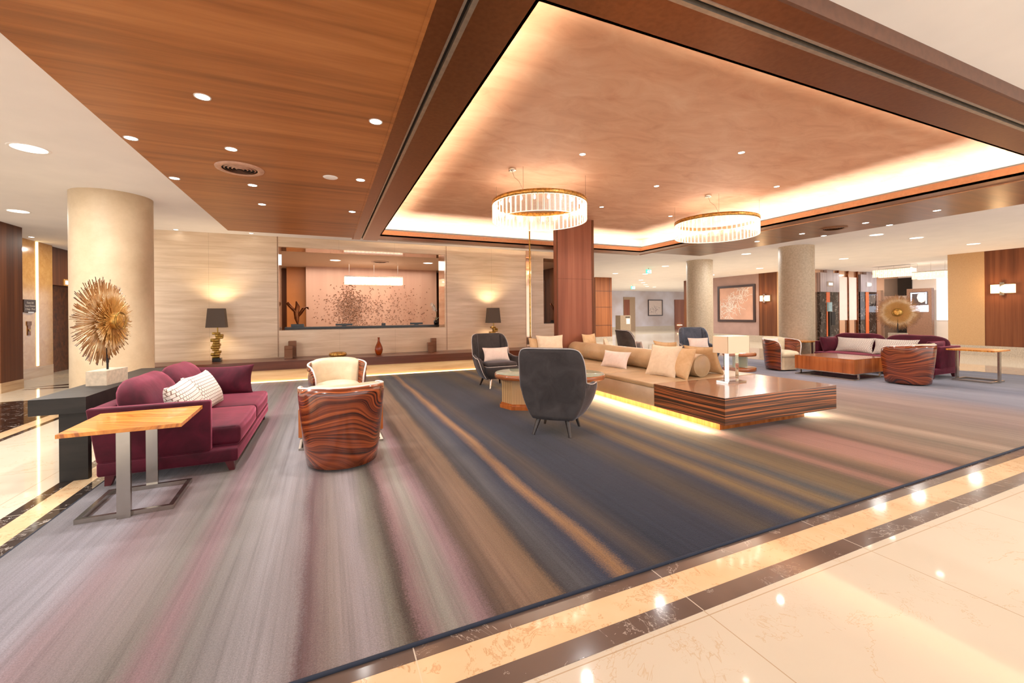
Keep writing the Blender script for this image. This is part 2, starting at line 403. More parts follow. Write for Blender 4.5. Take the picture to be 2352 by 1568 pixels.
M['daylight'] = emit('daylight_panel', (226, 230, 240), 1.0)
M['mauve'] = plain('mauve_wallpaper', (168, 136, 126), .7, var=.03, scale=2)
M['blue_gray'] = (lambda t: t.fin(t.ramp(t.noise(t.co(), .5, 3), [(.35, (176, 160, 158)), (.65, (206, 204, 216))]), .5))(NT('silvery_wall'))
M['amber_wall'] = plain('amber_wall', (176, 104, 40), .5, var=.05, scale=1)
M['art_pink'] = (lambda t: t.fin(t.ramp(t.noise(t.co((3, 3, .2)), 1, 2), [(.3, (190, 144, 120)), (.7, (206, 162, 136))]), .35, .25))(NT('rose_metal_panel'))
M['frame_dark'] = plain('dark_frame', (52, 30, 24), .35)
M['pearl'] = plain('pearl_white', (240, 226, 214), .5)
M['plaque'] = plain('plaque_bronze', (78, 58, 50), .35, .5)
M['gray_metal'] = (lambda t: t.fin(t.ramp(t.noise(t.co((30, 30, .4)), 1, 3), [(.3, (150, 138, 140)), (.7, (186, 174, 176))]), .35, .5))(NT('gray_metal_panel'))
M['mirror_pane'] = (lambda t: t.fin(t.ramp(t.noise(t.co(), .4, 2), [(.3, (214, 170, 140)), (.7, (232, 196, 168))]), .06, .75))(NT('rose_mirror'))
M['leaf'] = plain('orchid_leaf', (50, 84, 40), .5)
M['petal_white'] = plain('orchid_petal', (240, 232, 224), .5)
def rug_material():
    t = NT('striped_rug')
    sp = t.n('ShaderNodeSeparateXYZ'); t.l(t.co(), sp.inputs[0])
    wob = t.noise(t.co((1.5, .55, 1)), 1, 2); wob2 = t.noise(t.co((5, .8, 1)), 1, 2)
    spk = t.noise(t.co(), 130, 2, .7)
    x = t.math('ADD', sp.outputs[0], t.math('MULTIPLY', t.math('SUBTRACT', wob, .5), .08))
    x = t.math('ADD', x, t.math('MULTIPLY', t.math('SUBTRACT', wob2, .5), .09))
    x = t.math('ADD', x, t.math('MULTIPLY', t.math('SUBTRACT', spk, .5), .10))
    A = [(-1.7, (128, 126, 128)), (-1.4, (150, 146, 154)), (-1.2, (162, 158, 166)), (-1.05, (150, 130, 134)), (-.9, (146, 134, 134)), (-.74, (132, 126, 120)),
         (-.62, (150, 122, 126)), (-.5, (138, 132, 128)), (-.3, (164, 158, 160)), (-.16, (150, 140, 140)), (-.1, (116, 90, 90)), (.02, (146, 132, 126)),
         (.14, (164, 154, 156)), (.24, (128, 122, 110)), (.32, (84, 68, 60)), (.37, (150, 120, 120)), (.48, (156, 152, 142)), (.58, (156, 128, 132)),
         (.68, (96, 78, 68)), (.8, (138, 112, 92)), (.95, (132, 106, 82)), (1.0, (66, 62, 64)), (1.1, (88, 88, 92)), (1.25, (50, 56, 76)), (1.34, (160, 122, 84)),
         (1.41, (50, 56, 74)), (1.55, (82, 72, 66)), (1.7, (44, 50, 66)), (2.15, (48, 52, 68)), (2.4, (78, 68, 58)), (2.62, (50, 54, 72)), (2.78, (128, 104, 66))]
    B = [(2.8, (128, 104, 66)), (2.95, (62, 64, 74)), (3.1, (130, 106, 68)), (3.25, (70, 74, 78)), (3.45, (122, 100, 66)), (3.7, (96, 80, 56)), (3.85, (158, 116, 100)), (4.0, (98, 78, 58)),
         (4.15, (140, 110, 84)), (4.3, (172, 130, 114)), (4.7, (168, 126, 112)), (4.85, (118, 92, 72)), (5.1, (160, 134, 112)), (5.5, (142, 124, 104)), (5.8, (188, 166, 144)),
         (5.95, (140, 120, 102)), (6.4, (160, 142, 126)), (7.0, (150, 130, 122)), (7.5, (176, 154, 144)), (8.0, (158, 142, 142)), (8.5, (146, 146, 160)), (9.2, (166, 166, 180)),
         (9.8, (128, 130, 148)), (10.6, (160, 160, 172)), (12.6, (120, 120, 134))]
    def rp(S, x0, x1):
        f = t.math('DIVIDE', t.math('SUBTRACT', x, x0), x1-x0)
        return t.ramp(f, [((a-x0)/(x1-x0), c) for a, c in S])
    ca = rp(A, -1.7, 2.8); cb = rp(B, 2.8, 12.6)
    c = t.mix(t.math('GREATER_THAN', x, 2.79), ca, cb)
    pink = t.noise(t.co((3.2, .45, 1), loc=(4, 2, 0)), 1, 3)
    pm = t.math('MULTIPLY', t.math('GREATER_THAN', .85, sp.outputs[0]), t.ramp(pink, [(.58, (0, 0, 0)), (.74, (100, 100, 100))]))
    c = t.mix(pm, c, lin((152, 118, 124)))
    sh = t.noise(t.co((2, .5, 1)), 1.4, 3)
    c = t.mix(.32, c, t.ramp(sh, [(.3, (150, 150, 150)), (.7, (255, 255, 255))]), 'MULTIPLY')
    fs = t.noise(t.co((26, .35, 1)), 1, 4, .7)
    c = t.mix(.75, c, t.ramp(fs, [(.3, (196, 192, 192)), (.5, (238, 236, 236)), (.7, (255, 255, 255))]), 'MULTIPLY')
    gr = t.noise(t.co(), 170, 2)
    c = t.mix(.35, c, t.ramp(gr, [(.3, (120, 120, 120)), (.7, (255, 255, 255))]), 'MULTIPLY')
    t.bump(t.noise(t.co(), 220, 2), .5, .006)
    return t.fin(c, .95, spec=.1, sheen=.15)
M['rug'] = rug_material()
M['rug_edge'] = plain('navy_binding', (32, 38, 54), .9)

# =================================================================== FLOOR
RG = .012
struct('floor', MB().box(-14, 32, -2.6, 36, -.1, 0), M['cream_marble'])
def strip(n, poly, mat): return struct('trim_%d' % n, MB().prism(poly, 0, .0012), mat)
strip(1, [(-1.72, 1.60), (13.2, 1.75), (13.2, 1.95), (-1.72, 1.95)], M['dark_marble'])
strip(2, [(-1.87, 1.448), (13.35, 1.577), (13.35, 1.752), (-1.87, 1.60)], M['yellow_marble'])
strip(3, [(-1.95, 1.35), (13.45, 1.476), (13.45, 1.577), (-1.95, 1.448)], M['dark_marble'])
DM = marble('dark_marble_side', (40, 32, 28), (60, 50, 44), (214, 204, 194), 3.0, .009, .08, .9, (0, 1.2, 0, -.3), (220, 205, 185))
strip(4, [(-1.72, 1.95), (-1.6, 1.95), (-1.6, 9.5), (-1.72, 9.5)], DM)
strip(5, [(-1.865, 1.625), (-1.72, 1.625), (-1.72, 9.5), (-1.865, 9.5)], M['yellow_marble'])
strip(6, [(-1.95, 1.475), (-1.865, 1.475), (-1.865, 9.5), (-1.95, 9.5)], DM)
strip(7, [(-3.25, -1), (-3.18, -1), (-3.18, 9.9), (-3.25, 9.9)], DM)
strip(8, [(-3.42, -1), (-3.25, -1), (-3.25, 9.9), (-3.42, 9.9)], M['yellow_marble'])
strip(9, [(-4.7, -1), (-3.42, -1), (-3.42, 9.3), (-4.7, 9.3)], M['black_marble'])
strip(10, [(-5.1, 10.7), (-3.6, 10.6), (-3.6, 10.9), (-5.1, 10.8)], M['black_marble'])
strip(11, [(-5.2, 11.0), (-3.6, 11.2), (-3.6, 11.9), ], M['black_marble'])
# rug
rug = empty('area_rug', (0, 0, 0), 0, 'large area rug with blurred gray, mauve, navy and gold stripes under all the lobby seating', 'rug')
RX1 = 12.55
MB().prism([(-1.62, 1.67), (RX1, 1.87), (RX1, 4.4), (11.7, 6.55), (10.8, 6.8), (10.8, 9.575), (-1.62, 9.575)], .0014, RG).build('pile', M['rug'], rug)
mb = MB()
mb.tube([(-1.625, 9.57, .007), (-1.625, 1.667, .007), (RX1, 1.867, .007), (RX1, 4.4, .007)], .009, 8)
mb.build('edge_binding', M['rug_edge'], rug)

# =================================================================== CEILING
ZC, ZW, ZR = 3.0, 2.9, 3.3
mb = MB()
for (x0, x1, y0, y1) in ((-14, .7, -2.6, 36), (7.9, 32, -2.6, 36), (.7, 7.9, -2.6, 1.6), (.7, 7.9, 9.25, 36)):
    mb.box(x0, x1, y0, y1, ZC, ZC+.12)
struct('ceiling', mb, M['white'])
struct('ceiling.001', MB().box(.6, 8.0, 1.5, 9.35, ZR, ZR+.1), M['pink_plaster'])
mb = MB()   # upstand of the cove
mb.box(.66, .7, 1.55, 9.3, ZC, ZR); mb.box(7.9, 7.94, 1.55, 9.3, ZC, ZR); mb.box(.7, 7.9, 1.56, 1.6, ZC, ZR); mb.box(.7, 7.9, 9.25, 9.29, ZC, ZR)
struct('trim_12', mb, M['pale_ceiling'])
# soffits
OX0, OX1, OY0, OY1 = 1.01, 7.55, 1.94, 8.90
struct('ceiling.002', MB().box(-1.66, .52, -2.6, 9.33, ZW, ZC), M['wood_ceiling'])
mb = MB()
def band(x0, x1, y0, y1): mb.box(x0, x1, y0, y1, ZW, ZW+.03)
band(.52, .66, -2.6, 9.5); band(.72, OX0, -2.6, 9.5)
band(OX0, 9.66, 1.46, 1.60); band(OX0, 9.66, 1.67, OY0)
band(OX0, OX1, OY1, 9.42)
band(OX1, 7.86, OY0, 9.42)
struct('trim_13', mb, M['copper'])
struct('trim_14', MB().box(.66, .72, -2.6, 9.4, ZW+.02, ZW+.03).box(OX0, 9.6, 1.60, 1.67, ZW+.02, ZW+.03).box(7.86, 7.9, OY0, 9.3, ZW+.015, ZW+.03), M['slot'])
mb = MB()
mb.box(.655, .668, -2.6, 9.4, ZW-.006, ZW+.02); mb.box(.694, .722, -2.6, 9.4, ZW-.006, ZW+.02)
mb.box(OX0, 9.6, 1.595, 1.61, ZW-.006, ZW+.02)
mb.box(1.01, OX1, 9.3, 9.33, ZW-.006, ZW)
struct('trim_15', mb, M['silver'])
struct('trim_16', MB().box(OX0, 9.6, 1.645, 1.672, ZW-.006, ZW+.02), M['silver'])
mb = MB(); mb.box(7.9, 9.66, OY0, 8.9, ZW, ZW+.03)
struct('ceiling.003', mb, grain('dark_walnut_ceiling', [(.3, (92, 50, 26)), (.55, (124, 72, 38)), (.75, (148, 90, 50))], (.6, 8, 1), .28, 5, .4, rot=(0, 0, 1.2)))
mb = MB()   # copper lips around the opening and outer fascias
mb.box(OX0-.02, OX0, OY0, OY1, ZW, ZC+.02); mb.box(OX1, OX1+.02, OY0-.02, OY1+.02, ZW, ZC+.02)
mb.box(OX0-.02, OX1+.02, OY1, OY1+.02, ZW, ZC+.02); mb.box(OX0-.02, OX1+.02, OY0-.02, OY0, ZW, ZC+.02)
mb.box(7.855, 7.87, OY0, 9.3, ZW-.012, ZW)
struct('trim_17', mb, M['copper_face'])
struct('trim_41', MB().box(OX0, 9.66, 1.44, 1.46, ZW, ZC), plain('bronze_fascia', (112, 74, 56), .45, .3))
mb = MB(); mb.box(.5, .525, -2.6, 9.5, ZW-.004, ZW+.02); struct('trim_18', mb, M['wood_ceiling'])
# cove LEDs (one lamp per side)
for nm, (x0, x1, y0, y1), k in (('a', (.8, .86, 1.9, 9.0), 'led'), ('b', (7.72, 7.78, 1.9, 9.0), 'led_far'), ('c', (.95, 7.6, 1.76, 1.82), 'led'), ('d', (.95, 7.6, 9.05, 9.11), 'led_far')):
    o = MB().box(x0, x1, y0, y1, ZW+.035, ZW+.05).build('cove_light', M[k])
    tag(o, {'a': 'warm glowing cove strip along the left edge of the recessed ceiling', 'b': 'warm glowing cove strip along the right edge of the recessed ceiling',
            'c': 'warm glowing cove strip along the nearest edge of the recessed ceiling', 'd': 'warm glowing cove strip along the back edge of the recessed ceiling'}[nm], 'light strip', 'cove light strips')

# =================================================================== DOWNLIGHTS
def downlight(px, py, z, r, label, group, big=False, ring=True, lens=None):
    x, y, _ = atZ(px, py, z)
    t = empty('downlight', (x, y, z), 0, label, 'ceiling light', group)
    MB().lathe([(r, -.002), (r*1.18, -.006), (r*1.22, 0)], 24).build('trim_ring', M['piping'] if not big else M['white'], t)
    m = MB(); m.lathe([(0.0001, -.003), (r, -.003)], 24); m.build('lens', lens or (M['lens_big'] if big else M['lens']), t)
    return (x, y)
spots = []
WL = [(465, 222, 'largest bright downlight in the wooden ceiling panel, nearest the camera'), (863, 279, 'bright downlight in the wooden ceiling panel beside the copper beam, nearest one'),
      (301, 317, 'downlight at the left edge of the wooden ceiling panel, nearer of two'), (401, 409, 'downlight at the left edge of the wooden ceiling panel, farther of two'),
      (531, 342, 'downlight just in front of the round air vent in the wooden ceiling'), (580, 425, 'downlight just behind the round air vent in the wooden ceiling'),
      (602, 469, 'farthest middle downlight in the wooden ceiling, beyond the air vent'), (828, 413, 'downlight by the copper beam in the wooden ceiling, right of the flat speaker disc'),
      (809, 486, 'farthest downlight beside the copper beam in the wooden ceiling')]
for px, py, lb in WL: spots.append(downlight(px, py, ZW, .045, lb, 'downlights in the left wooden ceiling'))
BL = [(67, 341, .13, 'large oval looking panel downlight in the white ceiling, top left'), (42, 485, .12, 'panel downlight in the white ceiling left of the big column'),
      (1714, 583, .12, 'panel downlight in the pale ceiling between the two right columns, nearest'), (1528, 611, .12, 'panel downlight left of the middle column top'),
      (1745, 616, .12, 'panel downlight above the wall sconce beside the framed pink picture'), (1413, 628, .11, 'panel downlight above the square walnut cupboard block'),
      (1482, 629, .11, 'panel downlight just below the nearer green exit sign'), (1472, 643, .11, 'first of the receding row of four lobby downlights'),
      (1477, 649, .11, 'second of the receding row of four lobby downlights'), (1482, 653.5, .11, 'third of the receding row of four lobby downlights'),
      (1486, 657.5, .11, 'last of the receding row of four lobby downlights'), (1503, 659, .11, 'farthest downlight above the far framed picture'),
      (1938, 594, .12, 'panel downlight right of the right column in front of the lifts'), (2013, 539, .12, 'panel downlight beyond the wooden band, leftmost of three at upper right'),
      (2105, 546, .12, 'panel downlight beyond the wooden band, middle of three at upper right'), (2236, 560, .12, 'panel downlight beyond the wooden band, rightmost of three at upper right')]
for px, py, r, lb in BL: downlight(px, py, ZC, r, lb, 'round panel lights in the plain ceiling', True)
SL = [(72, 544, .04, 'tiny downlight over the left lift lobby'), (1639, 631, .04, 'tiny bright spot beside the middle column'), (404, 527, .035, 'tiny unlit spotlight in the white ceiling above the back wall, left one'),
      (577, 535.5, .035, 'tiny unlit spotlight in the white ceiling above the back wall, right one')]
for px, py, r, lb in SL: downlight(px, py, ZC, r, lb, 'tiny spotlights in the plain ceiling')
RL = [(1739, 554, 'downlight in the far wooden band right of the farther chandelier'), (1842, 536.5, 'downlight in the far wooden band left of its round vent'), (1892, 541, 'downlight in the far wooden band just below its round vent'),
      (1988, 511.5, 'downlight in the far wooden band right of its round vent'), (2043, 516.5, 'downlight at the outer edge of the far wooden band'), (2152, 483, 'rightmost downlight in the far wooden band')]
for px, py, lb in RL: downlight(px, py, ZW, .045, lb, 'downlights in the far wooden band')
CL = [(1338, 354, 'small spotlight in the pink ceiling above the nearer chandelier'), (1508, 427, 'small spotlight in the pink ceiling between the chandeliers, leftmost'), (1784, 428, 'small spotlight in the pink ceiling above the farther chandelier'),
      (1382, 475, 'small spotlight in the pink ceiling right of the nearer chandelier'), (1540, 496, 'small spotlight in the pink ceiling at the left of the farther chandelier'), (1703, 350, 'round brass rimmed disc in the pink ceiling')]
for px, py, lb in CL: downlight(px, py, ZR, .035, lb, 'spotlights in the recessed pink ceiling')
# vents + speaker disc
def vent(px, py, z, r, label, mat):
    x, y, _ = atZ(px, py, z)
    t = empty('air_vent', (x, y, z), 0, label, 'vent', 'round ceiling vents')
    MB().lathe([(r*.74, -.012), (r*.82, -.02), (r, -.014), (r*1.02, 0)], 40).build('outer_ring', mat, t)
    MB().lathe([(.0001, -.001), (r*.76, -.001)], 40).build('dark_core', M['slot'], t)
    for k in (.14, .3, .46, .62):
        MB().lathe([(r*k, -.014), (r*(k+.07), -.003), (r*(k+.055), -.001), (r*(k-.01), -.011)], 32).build('louver_ring', mat, t)
vent(551, 387, ZW, .225, 'round louvered copper colored air vent in the left wooden ceiling', plain('vent_copper', (206, 160, 134), .4, .1))
vent(1914, 524, ZW, .22, 'round air vent in the far wooden ceiling band', plain('vent_brown', (130, 84, 52), .4, .3))
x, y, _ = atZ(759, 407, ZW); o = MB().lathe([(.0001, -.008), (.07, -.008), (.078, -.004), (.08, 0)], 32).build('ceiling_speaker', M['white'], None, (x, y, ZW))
tag(o, 'flat white speaker disc in the wooden ceiling beside the copper beam', 'speaker')

# =================================================================== BACK WALL with openings
W1 = (-.93, 2.70, 1.0, 2.79); W2 = (5.42, 6.5, 1.04, 2.82)
mb = MB(); yb, yt = 10.3, 11.0
def hole_wall(mb, x0, x1, y0, y1, z0, z1, holes):
    xs = x0
    for (a, b, c, d) in holes:
        mb.box(xs, a, y0, y1, z0, z1); mb.box(a, b, y0, y1, z0, c); mb.box(a, b, y0, y1, d, z1); xs = b
    mb.box(xs, x1, y0, y1, z0, z1)
hole_wall(mb, -3.35, 6.9, yb, yb+.12, 0, ZC, [W1, W2])
struct('wall_back', mb, M['travertine'])
pol = (lambda t: t.fin(t.ramp(t.noise(t.co((.5, .5, 5)), 2, 6), [(.3, (196, 150, 112)), (.7, (222, 182, 146))]), .06, .35))(NT('polished_reveal'))
mb = MB()
for (a, b, c, d) in (W1, W2):
    mb.box(a-.03, a, yb+.12, yt, c-.03, d+.03); mb.box(b, b+.03, yb+.12, yt, c-.03, d+.03)
    mb.box(a, b, yb+.12, yt, d, d+.03); mb.box(a, b, yb+.12, yt, c-.03, c)
struct('trim_19', mb, pol)
struct('trim_20', MB().box(4.89, 5.04, yb-.02, yb, .44, ZC), M['mirror_pane'])
struct('trim_21', MB().box(-.955, -.935, yb-.004, yb, .44, ZC).box(2.712, 2.73, yb-.004, yb, .44, ZC), plain('seam_brown', (160, 124, 94), .3))
struct('trim_22', MB().box(-3.35, 6.9, 9.62, yb, 0, .26), M['travertine2'])
o = MB().box(-3.35, 6.9, 9.585, 9.615, .013, .028).build('bench_light', M['led_bench']); tag(o, 'thin warm light line along the foot of the stone plinth under the long bench', 'light strip')
o = MB().box(-3.3, 6.8, 9.66, 9.70, .27, .275).build('shelf_light', M['led_bench']); tag(o, 'hidden warm light strip under the long wall bench', 'light strip'); bpy.data.objects.remove(o)
b_ = empty('wall_bench', (0, 9.43, 0), 0, 'long low walnut bench running along the whole travertine wall', 'bench')
MB().box(-3.35, 6.9, 0, .868, .262, .43).build('bench_slab', M['bench_wood'], b_)
# ---------------- reception room behind
AY = 14.6
ax0 = atY(703, 700, AY)[0]; ax1 = atY(1003, 700, AY)[0]
struct('ceiling.004', MB().box(-3.6, 7.0, 10.42, 15.5, 2.84, 2.9), plain('reception_ceiling', (214, 178, 150), .7, var=.01))
struct('wall_reception', MB().box(-3.6, 7.0, 15.4, 15.5, 0, ZC), M['walnut_wall'])
struct('wall_reception.001', MB().box(ax0, ax1, AY, AY+.1, 0, 2.84), M['art_pink'])
struct('wall_reception.002', MB().box(ax0-.55, ax0-.02, AY+.3, AY+.36, 0, 2.84), M['amber_wall'])
struct('wall_reception.003', MB().box(ax1+.1, ax1+2.4, AY-.4, AY-.3, 0, 2.84), M['walnut_wall'])
struct('wall_reception.004', MB().box(-3.6, -3.5, 10.42, 15.4, 0, ZC), M['walnut_wall'])
struct('wall_reception.005', MB().box(6.95, 7.0, 10.42, 15.4, 0, ZC), M['walnut_wall'])
art = empty('wall_sculpture', ((ax0+ax1)/2, AY, 1.6), 0, 'cloud of small golden metal petals scattered across the rose reception wall', 'wall art')
def petal_mesh():
    m = MB(); a = [tuple(.72*q for q in p) for p in [(0, 0, 0), (.026, -.012, .02), (.03, -.02, -.012), (.006, -.012, -.03), (-.026, -.012, .018), (-.03, -.02, -.014)]]
    m.add(a, [(0, 1, 2), (0, 2, 3), (0, 4, 5), (0, 5, 3)]); return m
rnd = random.Random(3); W_ = (ax1-ax0)
pts = []
while len(pts) < 1900:
    if rnd.random() < .6: x = rnd.gauss(-.19*W_, .05*W_); z = rnd.gauss(-.12, .33)
    else: x = rnd.triangular(-.48, .48, -.15)*W_; z = rnd.gauss(-.1, .4)
    if abs(x) < .48*W_ and -.75 < z < .75: pts.append((x, z, rnd.uniform(0, 6.28), rnd.uniform(.6, 1.1)))
pm = petal_mesh().build('metal_petal', M['petal_metal'], art)
first = True
rest = MB()
base = petal_mesh()
for i, (x, z, a, s_) in enumerate(pts):
    if i < 100:
        o = pm if first else pm.copy()
        if not first: COL.objects.link(o); o.parent = art
        first = False
        o.location = (x, -.004, z); o.rotation_euler = (0, a, 0); o.scale = (s_,)*3
    else:
        R = Matrix.Translation((x, -.004, z)) @ Matrix.Rotation(a, 4, 'Y') @ Matrix.Scale(s_, 4)
        rest.add([R @ Vector(p) for p in base.v], base.f)
tag(rest.build('petal_cloud', M['petal_metal'], art), kind='stuff')
struct('wall_reception.006', MB().box(5.0, 6.9, 13.0, 13.1, 0, 2.45), M['walnut_wall'])
# reception desk, black top
dz = 1.0
d_ = empty('reception_desk', (1.0, 11.25, 0), 0, 'long black topped reception desk seen through the wall opening', 'desk')
MB().box(-1.9, 4.0, 0, .5, .97, 1.045).build('desk_top', M['black'], d_)
MB().box(-1.85, 3.95, .06, .44, 0, .97).build('desk_front', M['walnut_wall'], d_)
for px in (790, 880, 955, 1000, 835):
    x, y, z = atY(px, 740, 11.7)
    if px in (790, 955, 880, 1000):
        t = empty('desk_monitor', (x, 11.6, 1.045), 0, {790: 'low black screen edge on the reception desk, left one', 880: 'low black screen edge on the reception desk, second from left', 955: 'low black screen edge on the reception desk, wide one right of middle', 1000: 'small black screen edge at the right end of the reception desk'}[px], 'monitor', 'screens on the reception desk')
        w = {790: .2, 880: .05, 955: .17, 1000: .06}[px]
        MB().box(-w, w, 0, .03, .012, .06).build('screen', M['black'], t); MB().box(-.05, .05, -.02, .05, 0, .012).build('stand', M['black'], t)
# bronze sculpture in opening
x, y, z = atY(684, 745, 11.5)
t = empty('abstract_sculpture', (x, 11.5, 1.045), 0, 'dark bronze leaf sculpture on a black plinth at the left of the reception desk', 'sculpture')
MB().box(-.14, .14, -.1, .1, 0, .07).build('plinth', M['black'], t)
def leaf(pts, w):
    m = MB(); rows = []
    for i, p in enumerate(pts):
        k = i/(len(pts)-1); ww = w*math.sin(PI*min(1, k*.92+.06))**.6; th = ww*.35
        rows.append([(p[0]+ww*math.cos(a), p[1]+th*math.sin(a), p[2]) for a in [2*PI*q/10 for q in range(10)]])
    return m.grid(rows, True)
leaf([(0, 0, .07), (-.02, 0, .2), (-.03, 0, .35), (.0, 0, .5), (-.03, 0, .62)], .06).build('stem_leaf', M['bronze'], t)
leaf([(-.02, 0, .3), (-.1, -.02, .42), (-.16, -.03, .5), (-.2, -.03, .56), (-.2, -.03, .6)], .05).build('left_leaf', M['bronze'], t)
leaf([(.0, 0, .22), (.07, -.02, .34), (.14, -.03, .46), (.2, -.03, .48), (.24, -.03, .42)], .05).build('right_leaf', M['bronze'], t)
# second one seen in opening 2
o2 = dup(t, (atY(1277, 700, 11.5)[0], 11.5, 1.045), 0, 'golden bronze leaf sculpture half hidden behind the red wood pillar')
x1_ = atY(1262, 742, 11.3)[0]
d2 = empty('reception_counter', (x1_+.5, 11.2, 0), 0, 'black topped counter seen through the small opening beside the red wood pillar', 'counter')
MB().box(-.9, .2, 0, .5, .97, 1.045).build('counter_top', M['black'], d2); MB().box(-.85, .15, .06, .44, 0, .97).build('counter_front', M['walnut_wall'], d2)
# orchid
x, y, z = atY(1001, 700, 11.4)
t = empty('orchid', (x, 11.4, 1.045), 0, 'white orchid in a dark pot at the right end of the reception desk', 'plant')
MB().lathe([(.0001, 0), (.05, 0), (.065, .12), (.055, .12)], 16).build('pot', M['black'], t)
MB().tube([(0, 0, .12), (.02, 0, .3), (-.03, 0, .5), (-.09, 0, .56)], .006).build('stem', M['leaf'], t)
mb = MB()
for a in range(4): 
    q = a*1.6; mb.grid([[(.0, -.02, .12), (0, .02, .12)], [(.08*math.cos(q), .08*math.sin(q)-.02, .2), (.08*math.cos(q), .08*math.sin(q)+.02, .2)], [(.16*math.cos(q), .16*math.sin(q), .17), (.161*math.cos(q), .161*math.sin(q), .17)]])
mb.build('leaves', M['leaf'], t)
mb = MB()
for k in range(9):
    p = (-.02-.02*k*.6+rnd.uniform(-.03, .03), rnd.uniform(-.03, .03), .38+.022*k)
    for a in range(5):
        q = a*1.257; mb.add([p, (p[0]+.035*math.cos(q-.4), p[1]-.01, p[2]+.035*math.sin(q-.4)), (p[0]+.04*math.cos(q), p[1]-.015, p[2]+.04*math.sin(q)), (p[0]+.035*math.cos(q+.4), p[1]-.01, p[2]+.035*math.sin(q+.4))], [(0, 1, 2, 3)])
mb.build('blossoms', M['petal_white'], t)
for px, py, lb in ((770, 597.5, 'panel downlight in the reception ceiling, left of two'), (983, 604, 'panel downlight in the reception ceiling, right of two')):
    downlight(px, py, 2.84, .13, lb, 'reception ceiling lights', True)
vent(873, 601, 2.84, .24, 'round vent in the reception ceiling behind the wall opening', plain('vent_rose', (190, 150, 124), .4, .2))
# linear crystal chandeliers (reception, lifts)
def linear_chandelier(x, y, z, L, W, H, rz, label, ceil, n=16, group=None):
    t = empty('crystal_chandelier', (x, y, z), rz, label, 'chandelier', group)
    MB().box(-L/2, L/2, -W/2, W/2, H, H+.03).build('metal_frame', M['chrome'], t)
    for yy in (-W/2, W/2):
        m = MB(); e = MB()
        for i in range(n):
            xx = -L/2+L*(i+.5)/n; w = L/n*.5
            m.box(xx-w, xx+w, yy-.004, yy+.004, 0, H)
            e.box(xx-w*.9, xx-w*.9+.01, yy-.006, yy+.006, 0, H); e.box(xx+w*.9-.01, xx+w*.9, yy-.006, yy+.006, 0, H)
        m.build('crystal_panel', M['crystal_far'], t); e.build('crystal_edge', M['crystal_edge'], t)
    m = MB()
    for i in range(n//2):
        xx = -L/2+L*(i+.5)/(n//2); m.lathe([(.001, -.02), (.018, -.012), (.02, 0), (.001, .02)], 8, (xx, 0, H*.6))
    m.build('bulb_row', M['bulb'], t)
    m = MB()
    for xx in (-L*.42, 0, L*.42): m.cyl((xx, 0, H+.03), (xx, 0, ceil-z), .003, n=6)
    m.build('suspension_cable', M['steel'], t)
    return t
xa = atY(791, 650, 13.2)[0]; xb = atY(924, 650, 13.2)[0]; zt = atY(857, 637, 13.2)[2]; zb = atY(857, 654, 13.2)[2]
linear_chandelier((xa+xb)/2, 13.2, zb, xb-xa, .22, zt-zb, 0, 'long rectangular crystal chandelier hanging in the reception room', 2.84)

# glass screen + gold post + pillar
P0, P1, PY = 4.35, 5.25, 7.67
pil = MB().box(P0, P1, PY, PY+.14, RG, ZR).build('wall_pillar', M['mahogany']); pil['kind'] = 'structure'
struct('trim_23', MB().box(P0-.004, P0+.02, PY-.006, PY, .0, ZR).box(P1-.05, P1+.004, PY-.006, PY, 0, ZR).box(P0, P1, PY-.002, PY, 2.03, 2.036), M['walnut_wall'])
g = empty('glass_screen', (3.76, PY+.1, 0), 0, 'tall clear glass screen with a slim brass post beside the red wood pillar', 'screen')
MB().box(.03, .585, -.006, .006, .012, ZR).build('pane', M['screen_glass'], g)
MB().box(.008, .03, -.012, .012, .012, ZR).build('post', M['brass'], g)

# =================================================================== LEFT LOBBY
struct('wall_left', MB().box(-6.8, -5.2, 10.35, 10.95, .18, ZC), M['walnut_wall'])
struct('baseboard_left', MB().box(-6.8, -5.195, 10.345, 10.955, 0, .18), M['travertine2'])
LX = -5.85
y0 = atX(43, 700, LX)[1]; y1 = atX(121, 700, LX)[1]; y2 = atX(180, 700, LX)[1]
struct('wall_left.001', MB().box(LX-.3, LX, y0, y1, .24, ZC), M['onyx'])
struct('baseboard_left.001', MB().box(LX-.3, LX+.006, y0, y1, 0, .24), M['travertine2'])
struct('wall_left.002', MB().box(-9, LX-.3, 10.95, 20, 0, ZC), M['walnut_wall'])
struct('wall_left.003', MB().box(LX-.35, LX-.08, y1, y2+3, 2.1, ZC), M['walnut_wall'])
struct('wall_left.004', MB().box(LX-.3, -3.3, 19, 19.1, 0, ZC), M['travertine'])
dr = struct('door_1', MB().box(LX-.32, LX-.2, y1+.06, y2+1.6, 0, 2.1), M['bronze'])
ya = atX(85, 700, LX)[1]
o = MB().box(LX, LX+.012, ya-.035, ya+.035, .26, ZC-.01).build('vertical_light', M['led_line']); tag(o, 'tall thin glowing light line set in the golden stone wall of the lift lobby', 'light strip')
